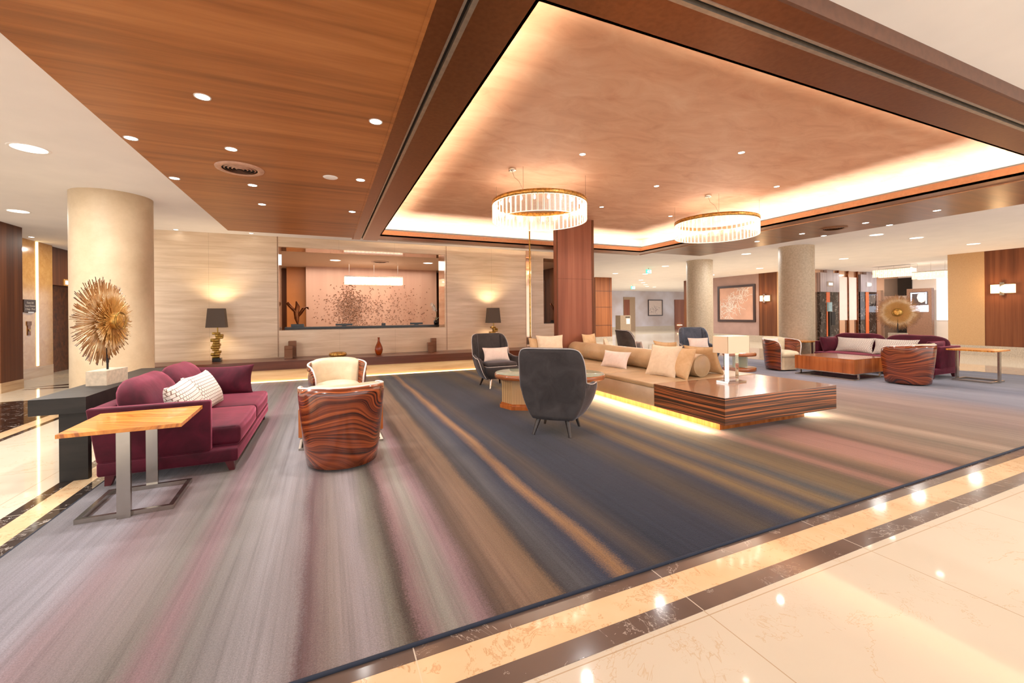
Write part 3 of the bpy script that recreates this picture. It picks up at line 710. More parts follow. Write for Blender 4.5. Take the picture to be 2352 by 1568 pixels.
# sign: "Guest Lift / Guest Elevator / 2-5 Etages"
sa = atX(52, 690, LX); sb = atX(80, 690, LX); sz0 = atX(66, 717, LX)[2]; sz1 = atX(66, 688, LX)[2]
sg = empty('lift_sign', (LX, (sa[1]+sb[1])/2, (sz0+sz1)/2), 0, 'small dark plaque with three lines of lettering on the golden stone wall', 'sign')
hw = (sb[1]-sa[1])/2; hh = (sz1-sz0)/2
MB().box(0, .02, -hw, hw, -hh, hh).build('plaque', M['plaque'], sg)
MB().box(.005, .03, -hw*.45, hw*.5, -hh-.012, -hh+.01).build('ledge', M['steel'], sg)
for i, s_ in enumerate(('Guest Lift', 'Guest Elevator', '2 Etage - Floor')):
    Mx = Matrix.Translation((.022, 0, hh*.38-i*hh*.5)) @ Matrix.Rotation(PI/2, 4, 'Z') @ Matrix.Rotation(PI/2, 4, 'X')
    text_mesh('lettering', s_, hh*.42, M['piping'], sg, Mx)
ca = atX(66, 756, LX)
cb_ = empty('call_button', (LX, ca[1], ca[2]), 0, 'dark metal lift call panel with a round button on the golden stone wall', 'button panel')
MB().box(0, .012, -.05, .05, -.13, .08).build('plate', M['bronze'], cb_); MB().box(0, .014, -.075, .075, .08, .17).build('notice', plain('notice_brown', (140, 96, 70), .4), cb_)
MB().cyl((.01, 0, -.02), (.02, 0, -.02), .03).build('button', M['brass'], cb_)
ia = atX(152, 649, LX-.08)
ind = empty('floor_indicator', (LX-.08, ia[1], ia[2]), 0, 'small lit floor indicator above the left lift door', 'display')
MB().box(0, .02, -.14, .14, -.08, .08).build('frame', M['onyx'], ind); MB().box(.015, .024, -.08, .08, -.045, .045).build('screen', M['screen_white'], ind)

# =================================================================== COLUMNS
def column(x, y, r, label, mat, zb=.0015):
    t = empty('round_column', (x, y, 0), 0, label, 'column')
    MB().cyl((0, 0, zb), (0, 0, ZC), r, n=96, caps=False).build('shaft', mat, t)
    MB().lathe([(r+.012, zb), (r+.012, .1), (r+.001, .1)], 64).build('base_ring', M['limestone'], t)
    return t
column(-2.74, 7.72, .44, 'thick beige plaster column behind the left burgundy sofa', M['column'])
column(11.2, 10.35, .40, 'speckled beige column left of the framed pink picture', M['column_gray'])
column(11.25, 7.25, .40, 'speckled beige column standing right of the wall sconce by the lifts', M['column_gray'])

# =================================================================== RIGHT SIDE WALLS
RX = 17.4
def ry(px, py=700): return atX(px, py, RX)[1]
yA = ry(2262); yB = ry(2178)
struct('wall_right', MB().box(RX, RX+.3, -2.6, yA, .28, ZC), grain('walnut_wall_right', [(.3, (88, 48, 28)), (.5, (110, 62, 38)), (.7, (128, 76, 46))], (9, 9, .25), .45, 5, .1, spec=.2))
struct('wall_right.001', MB().box(RX-.02, RX+.3, yA, yB, .28, ZC), M['granite'])
struct('baseboard_right', MB().box(RX-.03, RX+.3, -2.6, yB, 0, .28), M['granite_gray'])
yC = ry(1797); yD = ry(1785); yE = ry(1743); yF = ry(1646); yG = ry(1592); yH = ry(1571)
struct('wall_right.002', MB().box(RX, RX+.3, 10.7, yD, .28, ZC), M['granite'])
struct('wall_right.003', MB().box(RX, RX+.3, yD, yE, .28, ZC), M['walnut_wall'])
struct('wall_right.004', MB().box(RX+.05, RX+.3, yE, yG, .28, ZC), M['mauve'])
struct('wall_right.005', MB().box(RX, RX+.3, yG, yH, .28, ZC), M['walnut_wall'])
struct('baseboard_right.001', MB().box(RX-.03, RX+.3, 10.7, yH, 0, .28), M['granite_gray'])
# framed picture on mauve wall
pa = atX(1734, 652, RX); pb = atX(1648, 660, RX); pz1 = atX(1690, 655, RX)[2]; pz0 = atX(1690, 739, RX)[2]
pw = (pb[1]-pa[1]); ph = pz1-pz0
pic = empty('framed_picture', (RX+.05, (pa[1]+pb[1])/2, (pz0+pz1)/2), 0, 'large square framed pink picture with white swirling lines on the mauve wall', 'picture')
mb = MB(); f = .1
mb.box(-.06, 0, -pw/2, pw/2, ph/2-f, ph/2).box(-.06, 0, -pw/2, pw/2, -ph/2, -ph/2+f).box(-.06, 0, -pw/2, -pw/2+f, -ph/2+f, ph/2-f).box(-.06, 0, pw/2-f, pw/2, -ph/2+f, ph/2-f)
mb.build('frame', M['frame_dark'], pic)
MB().box(-.03, -.005, -pw/2+f, pw/2-f, -ph/2+f, ph/2-f).build('canvas', plain('pink_canvas', (206, 158, 134), .6, var=.03, scale=2), pic)
mb = MB(); r2 = random.Random(11)
for k in range(95):
    a = k/95; cy = pw*(.34-.55*a)+r2.uniform(-.12, .12)*pw; cz = ph*(-.34+.62*min(1, a*1.15))+r2.uniform(-.14, .14)*ph
    p = []; an = r2.uniform(0, 6.28)
    for i in range(9):
        an += r2.uniform(-.9, .9); cy += math.cos(an)*.06; cz += math.sin(an)*.06
        p.append((-.034, max(-pw*.42, min(pw*.42, cy)), max(-ph*.42, min(ph*.42, cz))))
    mb.tube(p, .010, 4)
mb.build('painted_lines', M['pearl'], pic)
# sconces
def sconce(px, py, label, w=.42, h=.2):
    a = atX(px, py, RX)
    t = empty('wall_sconce', (RX, a[1], a[2]), 0, label, 'wall lamp', 'rectangular wall sconces')
    MB().box(-.11, -.02, -w/2, w/2, -h/2, h/2).build('glass_shade', M['sconce_glow'], t)
    MB().box(-.13, 0, -.045, .045, -h/2-.06, h/2+.06).build('bracket', M['chrome'], t)
    ld = bpy.data.lights.new('sconce_glow', 'POINT'); ld.energy = 18; ld.color = (1, .62, .3); ld.shadow_soft_size = .12
    lo = bpy.data.objects.new('sconce_glow', ld); COL.objects.link(lo); lo.location = (RX-.3, a[1], a[2])
sconce(2306, 663, 'square glowing sconce on the walnut wall at the far right', .46, .24)
sconce(1759, 685, 'small glowing sconce on the walnut panel beside the framed pink picture', .40, .24)
# lift alcove
struct('wall_alcove', MB().box(RX+.3, 24, 10.85, 11.0, 0, ZC), M['mirror_pane'])
for i, (p0, p1) in enumerate(((1880, 1923), (1973, 2009))):
    a = atY(p0, 700, 10.8)[0]; b = atY(p1, 700, 10.8)[0]; zt = atY(p0, 670, 10.8)[2]
    dd = struct('door_%d' % (i+2), MB().box(a, b, 10.75, 10.84, 0, zt), M['black_marble'])
    struct('trim_%d' % (24+i), MB().box(a, b, 10.72, 10.84, zt, ZC-.12).box(a+(b-a)*.35, a+(b-a)*.68, 10.72, 10.84, ZC-.12, ZC), M['gray_metal'])
    m_ = (a+b)/2
    MB().box(m_-.2, m_+.02, 10.735, 10.75, 0, zt-.01).build('reflection_strip', emit('copper_reflection_%d' % i, (190, 84, 30), .35), dd)  # copper reflection on the lift door, painted as a glowing strip
    t = empty('floor_display', ((a+b)/2, 10.72, zt+.32), 0, ('small lit floor display above the left black lift door', 'small lit floor display above the right black lift door')[i], 'display', 'lift floor displays')
    MB().box(-.2, .2, -.02, 0, -.1, .1).build('frame', M['chrome'], t); MB().box(-.1, .14, -.026, -.01, -.05, .05).build('screen', M['screen_white'], t)
for px in (1926, 1948.5, 1970, 2012):
    a = atY(px, 700, 10.8)[0]; struct('trim_%d' % (30+int(px) % 9), MB().box(a-.03, a+.03, 10.78, 10.85, 0, ZC), M['bronze'])
a = atY(1927, 700, 10.8)[0]; b = atY(1971, 700, 10.8)[0]
za = atY(1940, 636, 10.8)[2]; zb2 = atY(1940, 735, 10.8)[2]
struct('window_reflection_1', MB().box(a+.05, (a+b)/2-.05, 10.82, 10.85, zb2, za).box((a+b)/2+.05, b-.05, 10.82, 10.85, zb2, za), emit('daylight_pane', (230, 204, 192), .38))  # glowing panes that paint a window's reflection between the lifts
# post box on the lift wall
a = atY(1899, 700, 10.6)
hs = empty('sanitizer_stand', (a[0], 10.5, 0), 0, 'slim black hand sanitizer stand with a clear bottle in front of the left lift', 'dispenser')
z9 = atY(1899, 715, 10.5)[2]; z8 = atY(1899, 694, 10.5)[2]
MB().box(-.05, .05, -.03, .03, 0, z9).build('pole', M['black'], hs); MB().cyl((0, 0, z9), (0, 0, z8), .09, n=16).build('bottle', plain('bottle_blue', (150, 180, 190), .2), hs)
MB().box(.06, .3, -.04, .0, z9-.55, z9-.02).build('holder', M['black_metal'], hs)
# far end of lift lobby
FX = 24.0
def fy(px): return atX(px, 700, FX)[1]
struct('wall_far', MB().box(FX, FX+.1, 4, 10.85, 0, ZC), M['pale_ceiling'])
struct('wall_far.001', MB().box(FX-.05, FX, fy(2096), fy(2040), 2.0, ZC-.2).box(FX-.05, FX, fy(2096), fy(2040), .0, 1.5), M['black_metal'])
struct('window_2', MB().box(FX-.06, FX, fy(2177)-.8, fy(2153), .9, ZC-.05), M['daylight'])
o = MB().box(FX-.08, FX-.05, fy(2027)-.04, fy(2027)+.04, .2, ZC-.1).build('vertical_light', M['led_line']); tag(o, 'tall thin glowing line behind the right sunburst sculpture', 'light strip')
ky0, ky1 = fy(2151), fy(2094)
kz1 = atX(2120, 668, FX)[2]
k = empty('poster_kiosk', (FX-.4, (ky0+ky1)/2, 0), 0, 'brown kiosk with a lit poster of a woman behind the right sofa', 'kiosk')
kw = (ky1-ky0)/2
MB().box(0, .2, -kw, kw, 0, kz1+.1).build('cabinet', plain('kiosk_brown', (150, 112, 90), .5), k)
MB().box(-.02, 0, -kw+.12, kw-.12, .72*kz1, kz1-.05).build('poster', emit('poster_dark', (70, 60, 60), .7), k)
pzm = kz1*.86
mb = MB(); mb.lathe([(.0001, -.22), (.1, -.17), (.16, 0), (.13, .15), (.0001, .2)], 16); o = mb.build('portrait', emit('poster_face', (226, 204, 190), .9), k, (-.03, -.1, pzm)); o.scale = (.05, 1, 1)
mb = MB(); mb.box(-.03, -.02, -kw+.15, kw-.15, kz1-.12, kz1-.08).box(-.03, -.02, -kw+.15, -kw+.19, .74*kz1, kz1-.08).box(-.03, -.02, kw-.19, kw-.15, .74*kz1, kz1-.08); mb.build('poster_border', M['screen_white'], k)
MB().box(-.02, 0, -kw+.1, kw-.12, .58*kz1, .71*kz1).build('lower_screen', M['screen_white'], k)
def atYa(px, py): return atX(px, py, 19.5)
for (p0, p1, pt, pb_, lb) in ((2011, 2098, 622, 638, 'glowing crystal chandelier before the lifts, left of two'), (2101, 2177, 627, 642, 'glowing crystal chandelier before the lifts, right of two')):
    A = atYa(p0, 630); B = atYa(p1, 630); zt = atYa(p0, pt)[2]; zb3 = atYa(p0, pb_)[2]
    linear_chandelier(19.5, (A[1]+B[1])/2, zb3, abs(B[1]-A[1]), .4, zt-zb3, PI/2, lb, ZC, 18, 'rectangular chandeliers of the lift lobby')

# =================================================================== FAR MIDDLE
wb0 = atY(1368, 700, 16.6)[0]; wb1 = atY(1405.5, 700, 16.6)[0]
struct('wall_middle', MB().box(wb0, wb1, 16.6, 17.4, .22, ZC), grain('box_walnut', [(.3, (124, 70, 40)), (.7, (158, 96, 58))], (9, 9, .25), .5, 5, .1, spec=.2))
struct('baseboard_middle', MB().box(wb0, wb1+.01, 16.59, 17.4, 0, .22), M['granite_gray'])
struct('trim_40', MB().box(wb0, wb1, 16.594, 16.6, 2.35, 2.365).box(wb0, wb1, 16.594, 16.6, 1.6, 1.615).box(wb0, wb1, 16.594, 16.6, .75, .765).box(wb1-.12, wb1-.105, 16.594, 16.6, .22, ZC), M['frame_dark'])
FY = 26.0
struct('wall_far.002', MB().box(12, 32, FY, FY+.1, .3, ZC), M['blue_gray'])
struct('baseboard_far', MB().box(12, 32, FY-.02, FY+.1, 0, .3), M['granite_gray'])
a = atY(1432, 700, FY-.02)[0]; b = atY(1458, 700, FY)[0]
struct('door_4', MB().box(a, b, FY-.05, FY, 0, atY(1440, 682, FY)[2]), plain('doorway_tan', (160, 132, 104), .5))
c0 = atY(1433, 700, FY-.05)[0]; c1 = atY(1445, 700, FY)[0]
struct('door_5', MB().box(c0, c1, FY-.07, FY-.05, .3, atY(1440, 688, FY)[2]), M['mahogany'])
a = atY(1549, 700, FY)[0]; b = atY(1564, 700, FY)[0]
struct('door_6', MB().box(a, b+2, FY-.05, FY, 0, atY(1555, 688, FY)[2]), M['mahogany'])
o = MB().box(a+.2, b, FY-.12, FY-.06, .32, .36).build('floor_light', M['led_line']); tag(o, 'small warm light at the foot of the far wooden door', 'light strip')
a = atY(1488, 700, FY); b = atY(1521.5, 700, FY); z1 = atY(1505, 688, FY)[2]; z0 = atY(1505, 725, FY)[2]
w = (b[0]-a[0])/2; h = (z1-z0)/2
p2 = empty('framed_print', ((a[0]+b[0])/2, FY, (z0+z1)/2), 0, 'small square print with scattered gray leaves on the far silvery wall', 'picture')
mb = MB(); f = .07
mb.box(-w, w, -.05, 0, h-f, h).box(-w, w, -.05, 0, -h, -h+f).box(-w, -w+f, -.05, 0, -h+f, h-f).box(w-f, w, -.05, 0, -h+f, h-f); mb.build('frame', M['frame_dark'], p2)
MB().box(-w+f, w-f, -.02, 0, -h+f, h-f).build('paper', plain('print_paper', (206, 188, 180), .6, var=.02), p2)
mb = MB()
for k_ in range(40):
    x = r2.gauss(-.1, .35)*w; z = r2.gauss(-.3, .3)*h
    if abs(x) < w*.8 and abs(z) < h*.8: mb.lathe([(.0001, 0), (.03, 0)], 5, (0, 0, 0)); v0 = len(mb.v)-10; mb.v[v0:] = [(x+p[0], -.022, z+p[1]) for p in mb.v[v0:]]
mb.build('leaf_marks', plain('leaf_gray', (120, 110, 112), .6), p2)
# stand with leaflet
a = atY(1425, 730, 22.0)[0]; b = atY(1449, 730, 22)[0]; z1 = atY(1437, 724, 22)[2]
ls = empty('leaflet_stand', ((a+b)/2, 22, 0), 0, 'taupe leaflet stand with a white paper near the far doorway', 'stand')
w = (b-a)/2
MB().box(-w, w, 0, .5, 0, z1).build('cabinet', plain('stand_taupe', (150, 128, 104), .5), ls); MB().box(w*.1, w*.8, -.01, 0, z1-.55, z1-.2).build('paper', M['pearl'], ls); MB().box(-.02, w*.8, -.01, 0, z1-.14, z1-.09).build('slot', M['black'], ls)
# exit signs
def exit_sign(px0, px1, py, py1, y, label):
    a = atY(px0, py, y); b = atY(px1, py1, y); w = (b[0]-a[0])/2; h = abs(a[2]-b[2])/2
    t = empty('exit_sign', ((a[0]+b[0])/2, y, (a[2]+b[2])/2), 0, label, 'sign', 'green exit signs')
    MB().box(-w, w, 0, .05, -h, h).build('panel', M['green_sign'], t)
    MB().cyl((0, .025, h), (0, .025, ZC-(a[2]+b[2])/2), .01, n=8).build('hanger', M['steel'], t)
    m = MB()   # running figure, arrow, doorway
    m.box(w*.3, w*.8, -.006, 0, -h*.7, h*.7)
    m.box(-w*.35, -w*.15, -.006, 0, -h*.2, h*.35); m.lathe([(.0001, 0), (h*.18, 0)], 10); n_ = 20; m.v[-n_:] = [(p[0]-w*.2, -.006, p[1]+h*.55) for p in m.v[-n_:]]
    m.add([(-w*.35, -.006, -h*.2), (-w*.2, -.006, -h*.2), (-w*.45, -.006, -h*.7), (-w*.58, -.006, -h*.65)], [(0, 1, 2, 3)])
    m.add([(-w*.25, -.006, -h*.2), (-w*.12, -.006, -h*.2), (w*.08, -.006, -h*.65), (-w*.05, -.006, -h*.7)], [(0, 1, 2, 3)])
    m.add([(-w*.9, -.006, 0), (-w*.7, -.006, h*.3), (-w*.7, -.006, -h*.3)], [(0, 1, 2)])
    m.build('pictogram', M['white_sign'], t)
exit_sign(1485.5, 1496, 618.5, 627.5, 12.6, 'green lit exit sign hanging from the pale ceiling, nearer one')
exit_sign(1450, 1458.5, 657, 663.5, 20.5, 'green lit exit sign far off above the doorway, smaller one')

# =================================================================== PILLOWS
def pillow_mesh(w, h, t, n=16, seed=0, corner=.10):
    rows_t = []; rows_b = []
    def pt(i, j, sgn):
        u = -1+2*i/n; v = -1+2*j/n
        u = math.sin(u*PI/2)*.6+u*.4; v = math.sin(v*PI/2)*.6+v*.4
        x = w/2*u*(1-corner*(1-v*v)); y = h/2*v*(1-corner*(1-u*u))
        e = max(0, (1-u*u))*max(0, (1-v*v))
        z = sgn*t/2*e**.42
        nn = noise.noise(Vector((x*6+seed*3, y*6, sgn*2+seed)))
        z += nn*.012*e**.3
        return (x, y, z)
    top = [[pt(i, j, 1) for i in range(n+1)] for j in range(n+1)]
    bot = [[pt(i, j, -1) for i in range(n+1)] for j in range(n+1)]
    m = MB(); m.grid(top); m.grid([r[::-1] for r in bot]); return m
def pillow(name, w, h, t, loc, rot, mat, label, group, piping=True, seed=0):
    """cushion: width along local x, height along local y, thickness along z; rot is XYZ euler"""
    m = pillow_mesh(w, h, t, seed=seed)
    o = m.build(name, mat, None, loc, rot); tag(o, label, 'cushion', group)
    if piping:
        p = []
        n = 10
        for (a, b) in (((-1, -1), (1, -1)), ((1, -1), (1, 1)), ((1, 1), (-1, 1)), ((-1, 1), (-1, -1))):
            for i in range(n):
                k = i/n; u = a[0]+(b[0]-a[0])*k; v = a[1]+(b[1]-a[1])*k
                p.append((w/2*u*(1-.1*(1-v*v)), h/2*v*(1-.1*(1-u*u)), 0))
        MB().tube(p, .0045, 6, True).build('piping', mat, o)
    return o
def lean(x, y, z, h, face, tilt, t=.1):
    """pose for a cushion standing on z, leaning back; face = world angle the front looks to (radians)"""
    rot = (PI/2-tilt, 0, face+PI/2)
    return (x, y, z+h/2*math.cos(tilt)*.93+.004), rot

# =================================================================== TUB CHAIR
def tub_chair(loc, rz, label, group):
    t = empty('tub_chair', loc, rz, label, 'armchair', group)
    rx, ryy, fm = .345, .36, math.radians(126)
    NS, NV = 56, 10
    def H(p):
        a = abs(p)/fm
        h = .70-.05*max(0, (a-.3)/.7)**1.3
        e = max(0, (a-.86)/.14); h -= .12*(1-math.sqrt(max(0, 1-e*e)))
        return h
    def P(p, z, off=0):
        s_ = .80+.20*min(1, max(0, z/.62))**.75
        x = (rx*s_-off)*math.sin(p)*(1+.06*(abs(p)/fm)**2); y = -(ryy*s_-off)*math.cos(p)
        if y > 0: y *= 1.35
        return (x, y+.02, z)
    z0 = .025; th = .022
    rows = []
    for i in range(NS+1):
        p = -fm+2*fm*i/NS; h = H(p); r = []
        for j in range(NV+1): r.append(P(p, z0+(h-z0)*j/NV))
        for j in range(NV, -1, -1): r.append(P(p, z0+(h-z0)*j/NV, th))
        rows.append(r)
    m = MB(); m.grid(rows, True)
    n = len(rows[0]); m.add(rows[0], [list(range(n))]); m.add(rows[-1], [list(range(n))[::-1]])
    m.build('wooden_shell', M['rosewood'], t)
    edge = [P(-fm, z0+.01+(H(-fm)-z0)*j/12, th/2) for j in range(12)]
    edge += [P(-fm+2*fm*i/NS, H(-fm+2*fm*i/NS), th/2) for i in range(NS+1)]
    edge += [P(fm, z0+.01+(H(fm)-z0)*j/12, th/2) for j in range(11, -1, -1)]
    MB().tube(edge, .011, 8).build('trim_edge', M['piping'], t)
    # back pad
    rows = []; q = math.radians(64); N = 22
    for i in range(N+1):
        p = -q+2*q*i/N; e = (1-(abs(p)/q)**4)
        th2 = .025+.075*e**.5; zt = .695+.035*e
        r = []
        for j in range(9):
            z = .33+(zt-.33)*j/8; r.append(P(p, z, th+.003))
        for j in range(9):
            k = 8-j; z = .33+(zt-.03-.33)*k/8; b_ = math.sin(PI*(.12+.8*k/8))
            r.append(P(p, z, th+th2*(.55+.45*b_)))
        rows.append(r)
    m = MB(); m.grid(rows, True); n = len(rows[0]); m.add(rows[0], [list(range(n))]); m.add(rows[-1], [list(range(n))[::-1]])
    m.build('back_pad', M['cream_leather'], t)
    # seat base + seat cushion (plan follows the shell)
    def plan(s_, yf, k=1.0, n=28):
        pts = []
        for i in range(n+1):
            p = -fm+2*fm*i/n; x, y, _ = P(p, .2, th+.006); pts.append((x*k, y*k))
        e = pts[-1]; a = pts[0]
        f = [(e[0]*.96, yf-.03), (e[0]*.8, yf), (a[0]*.8, yf), (a[0]*.96, yf-.03)]
        return pts+f
    pl = plan(1, .30); m = MB(); m.prism([(x*.95, y*.95) for x, y in pl], .03, .30); m.build('seat_base', M['cream_leather'], t)
    rows = []
    for (k, z) in ((.90, .30), (.97, .32), (.99, .36), (.96, .40), (.85, .425), (.55, .445), (.2, .45), (.01, .45)):
        rows.append([(x*k, .02+(y-.02)*k, z) for x, y in plan(1, .325)])
    m = MB(); m.grid(rows, True); m.build('seat_cushion', M['cream_leather'], t)
    MB().lathe([(.0001, 0), (.2, 0), (.2, .03), (.0001, .03)], 32, (0, 0, 0)).build('swivel_base', M['black'], t)
    return t
FZ = RG
tc = tub_chair((.125, 4.06, FZ), math.radians(4), 'rosewood tub armchair with its back to the camera, before the small left coffee table', 'rosewood tub armchairs')
dup(tc, (.12, 5.98, FZ), math.radians(180+6), 'rosewood tub armchair with cream upholstery facing the camera, near the back wall bench')
dup(tc, (9.33, 6.40, FZ), math.radians(172), 'rosewood tub armchair seen from its side, left of the right coffee table')
dup(tc, (9.47, 4.12, FZ), math.radians(-2), 'rosewood tub armchair with its back to the camera, in front of the right burgundy sofa')
_p, _r = lean(9.33, 6.55, .44, .3, math.radians(-98), .3); pillow('scatter_cushion', .36, .28, .09, _p, _r, M['pink_linen'], 'small blush cushion on the tub chair at the left of the right group', None)

# =================================================================== WING CHAIR
def wing_chair(loc, rz, label, group, mat, name='wing_chair'):
    t = empty(name, loc, rz, label, 'armchair', group)
    # path length param s: 0 = centre of back, to 1 = arm front
    def path(a):
        sg = 1 if a >= 0 else -1; a = abs(a)
        if a < .36: x = .30*(a/.36); y = -.27+.035*(a/.36)**2
        elif a < .52:
            k = (a-.36)/.16*PI/2; x = .30+.055*math.sin(k); y = -.235+.075*(1-math.cos(k))
        else: k = (a-.52)/.48; x = .355+.055*math.sin(k*PI*.62)**1.2; y = -.16+.44*k
        return sg*x, y
    def H(a):
        a = abs(a)
        if a < .22: return .93
        if a < .50:
            k = (a-.22)/.28
            return .55+.38*max(0, 1-k**3.2)**.6
        k = (a-.50)/.50
        h = .565-.02*k-.035*math.sin(k*PI)
        e = max(0, (k-.72)/.28); h -= .20*(1-math.sqrt(max(0, 1-e*e)))
        return h
    def prof(z):
        if z < .17: return .66
        k = min(1, (z-.17)/.36); return .66+.34*math.sin(k*PI/2)**.85
    def P(a, z, off=0):
        x, y = path(a); s_ = prof(z)
        b = abs(a)
        cx = x*s_*(1-off/.36 if b > .30 else 1); cy = (y+ (off if b < .45 else 0))*(.80+.20*s_) if y < 0 else y*(.80+.20*s_)
        bk = max(0, 1-max(0, b-.3)/.35)
        cy -= max(0, z-.35)*.20*bk
        if b > .3 and b < .62 and z > .5: cx *= 1+.03
        return (cx, cy, z)
    NS, NV = 72, 18; z0 = .17; th = .055
    rows = []
    for i in range(NS+1):
        a = -1+2*i/NS; h = H(a); r = []
        for j in range(NV+1):
            k = j/NV; r.append(P(a, z0+(h-z0)*k))
        r.append(tuple((Vector(P(a, h))*.5+Vector(P(a, h, th))*.5)+Vector((0, 0, .012))))
        for j in range(NV, -1, -1):
            k = j/NV; r.append(P(a, z0+(h-z0)*k, th))
        rows.append(r)
    m = MB(); m.grid(rows, True); n = len(rows[0]); m.add(rows[0], [list(range(n))]); m.add(rows[-1], [list(range(n))[::-1]])
    m.build('upholstered_shell', mat, t)
    e = [P(-1, z0+.02+(H(-1)-z0)*j/12) for j in range(12)]+[P(-1+2*i/NS, H(-1+2*i/NS)+.004) for i in range(NS+1)]+[P(1, z0+.02+(H(1)-z0)*j/12) for j in range(11, -1, -1)]
    MB().tube(e, .0055, 6).build('piping', M['gray_piping'], t)
    # seat block
    rows = []
    for (z, k, yf) in ((.17, .66, .24), (.19, .72, .28), (.26, .84, .315), (.34, .93, .33), (.375, .93, .335), (.39, .90, .325)):
        r = []
        for i in range(21):
            u = -1+2*i/20; r.append((u*.335*k, yf+.015*(1-u*u)-.03*abs(u)**6, z))
        for i in range(21):
            u = 1-2*i/20; r.append((u*.29*k, -.20*k, z))
        rows.append(r)
    m = MB(); m.grid(rows, True); m.add(rows[0], [list(range(42))[::-1]]); m.add(rows[-1], [list(range(42))]); m.build('seat_base', mat, t)
    m = MB(); m.rbox(-.285, .285, -.2, .335, .385, .455, .03, 3, puff=.012, cuts=3); m.build('seat_cushion', mat, t)
    MB().tube([(-.285, .1, .388), (-.285, .31, .388), (-.24, .338, .388), (.24, .338, .388), (.285, .31, .388), (.285, .1, .388)], .0055, 6).build('seat_piping', M['gray_piping'], t)
    for sx in (-1, 1):
        MB().cyl((sx*.15, -.17, .19), (sx*.2, -.25, 0), .028, .014, 12).build('leg', M['dark_leg'], t)
        MB().cyl((sx*.16, .18, .19), (sx*.205, .24, 0), .028, .014, 12).build('leg', M['steel'], t)
    return t
wc = wing_chair((2.335, 4.145, FZ), math.radians(-43), 'charcoal velvet wing chair with its back to the camera in the middle of the rug', 'charcoal velvet wing chairs', M['gray_velvet'])
dup(wc, (2.78, 7.17, FZ), math.radians(180+2), 'charcoal velvet wing chair facing the camera in front of the second bench lamp')
wc3 = dup(wc, (6.1, 7.35, FZ), math.radians(-100), 'charcoal velvet wing chair behind the long bolster, turned to the right')
wc4 = wing_chair((8.0, 7.45, FZ), math.radians(180-22), 'slate blue velvet wing chair facing the camera behind the white shaded lamp', 'charcoal velvet wing chairs', M['blue_velvet'])
_p, _r = lean(2.80, 7.17, .468, .26, math.radians(-88), .32); pillow('lumbar_cushion', .50, .25, .11, _p, _r, M['pink_linen'], 'blush lumbar cushion on the charcoal chair facing the camera near the back wall', 'blush lumbar cushions', seed=1)
_p, _r = lean(6.13, 7.33, .468, .26, math.radians(-12), .32); pillow('lumbar_cushion', .46, .25, .11, _p, _r, M['pink_linen'], 'blush lumbar cushion on the charcoal chair turned right behind the bolster', 'blush lumbar cushions', seed=2)
_p, _r = lean(7.97, 7.41, .468, .26, math.radians(-112), .30); pillow('lumbar_cushion', .48, .26, .11, _p, _r, M['pink_linen'], 'pale lumbar cushion on the slate blue wing chair', 'blush lumbar cushions', seed=3)

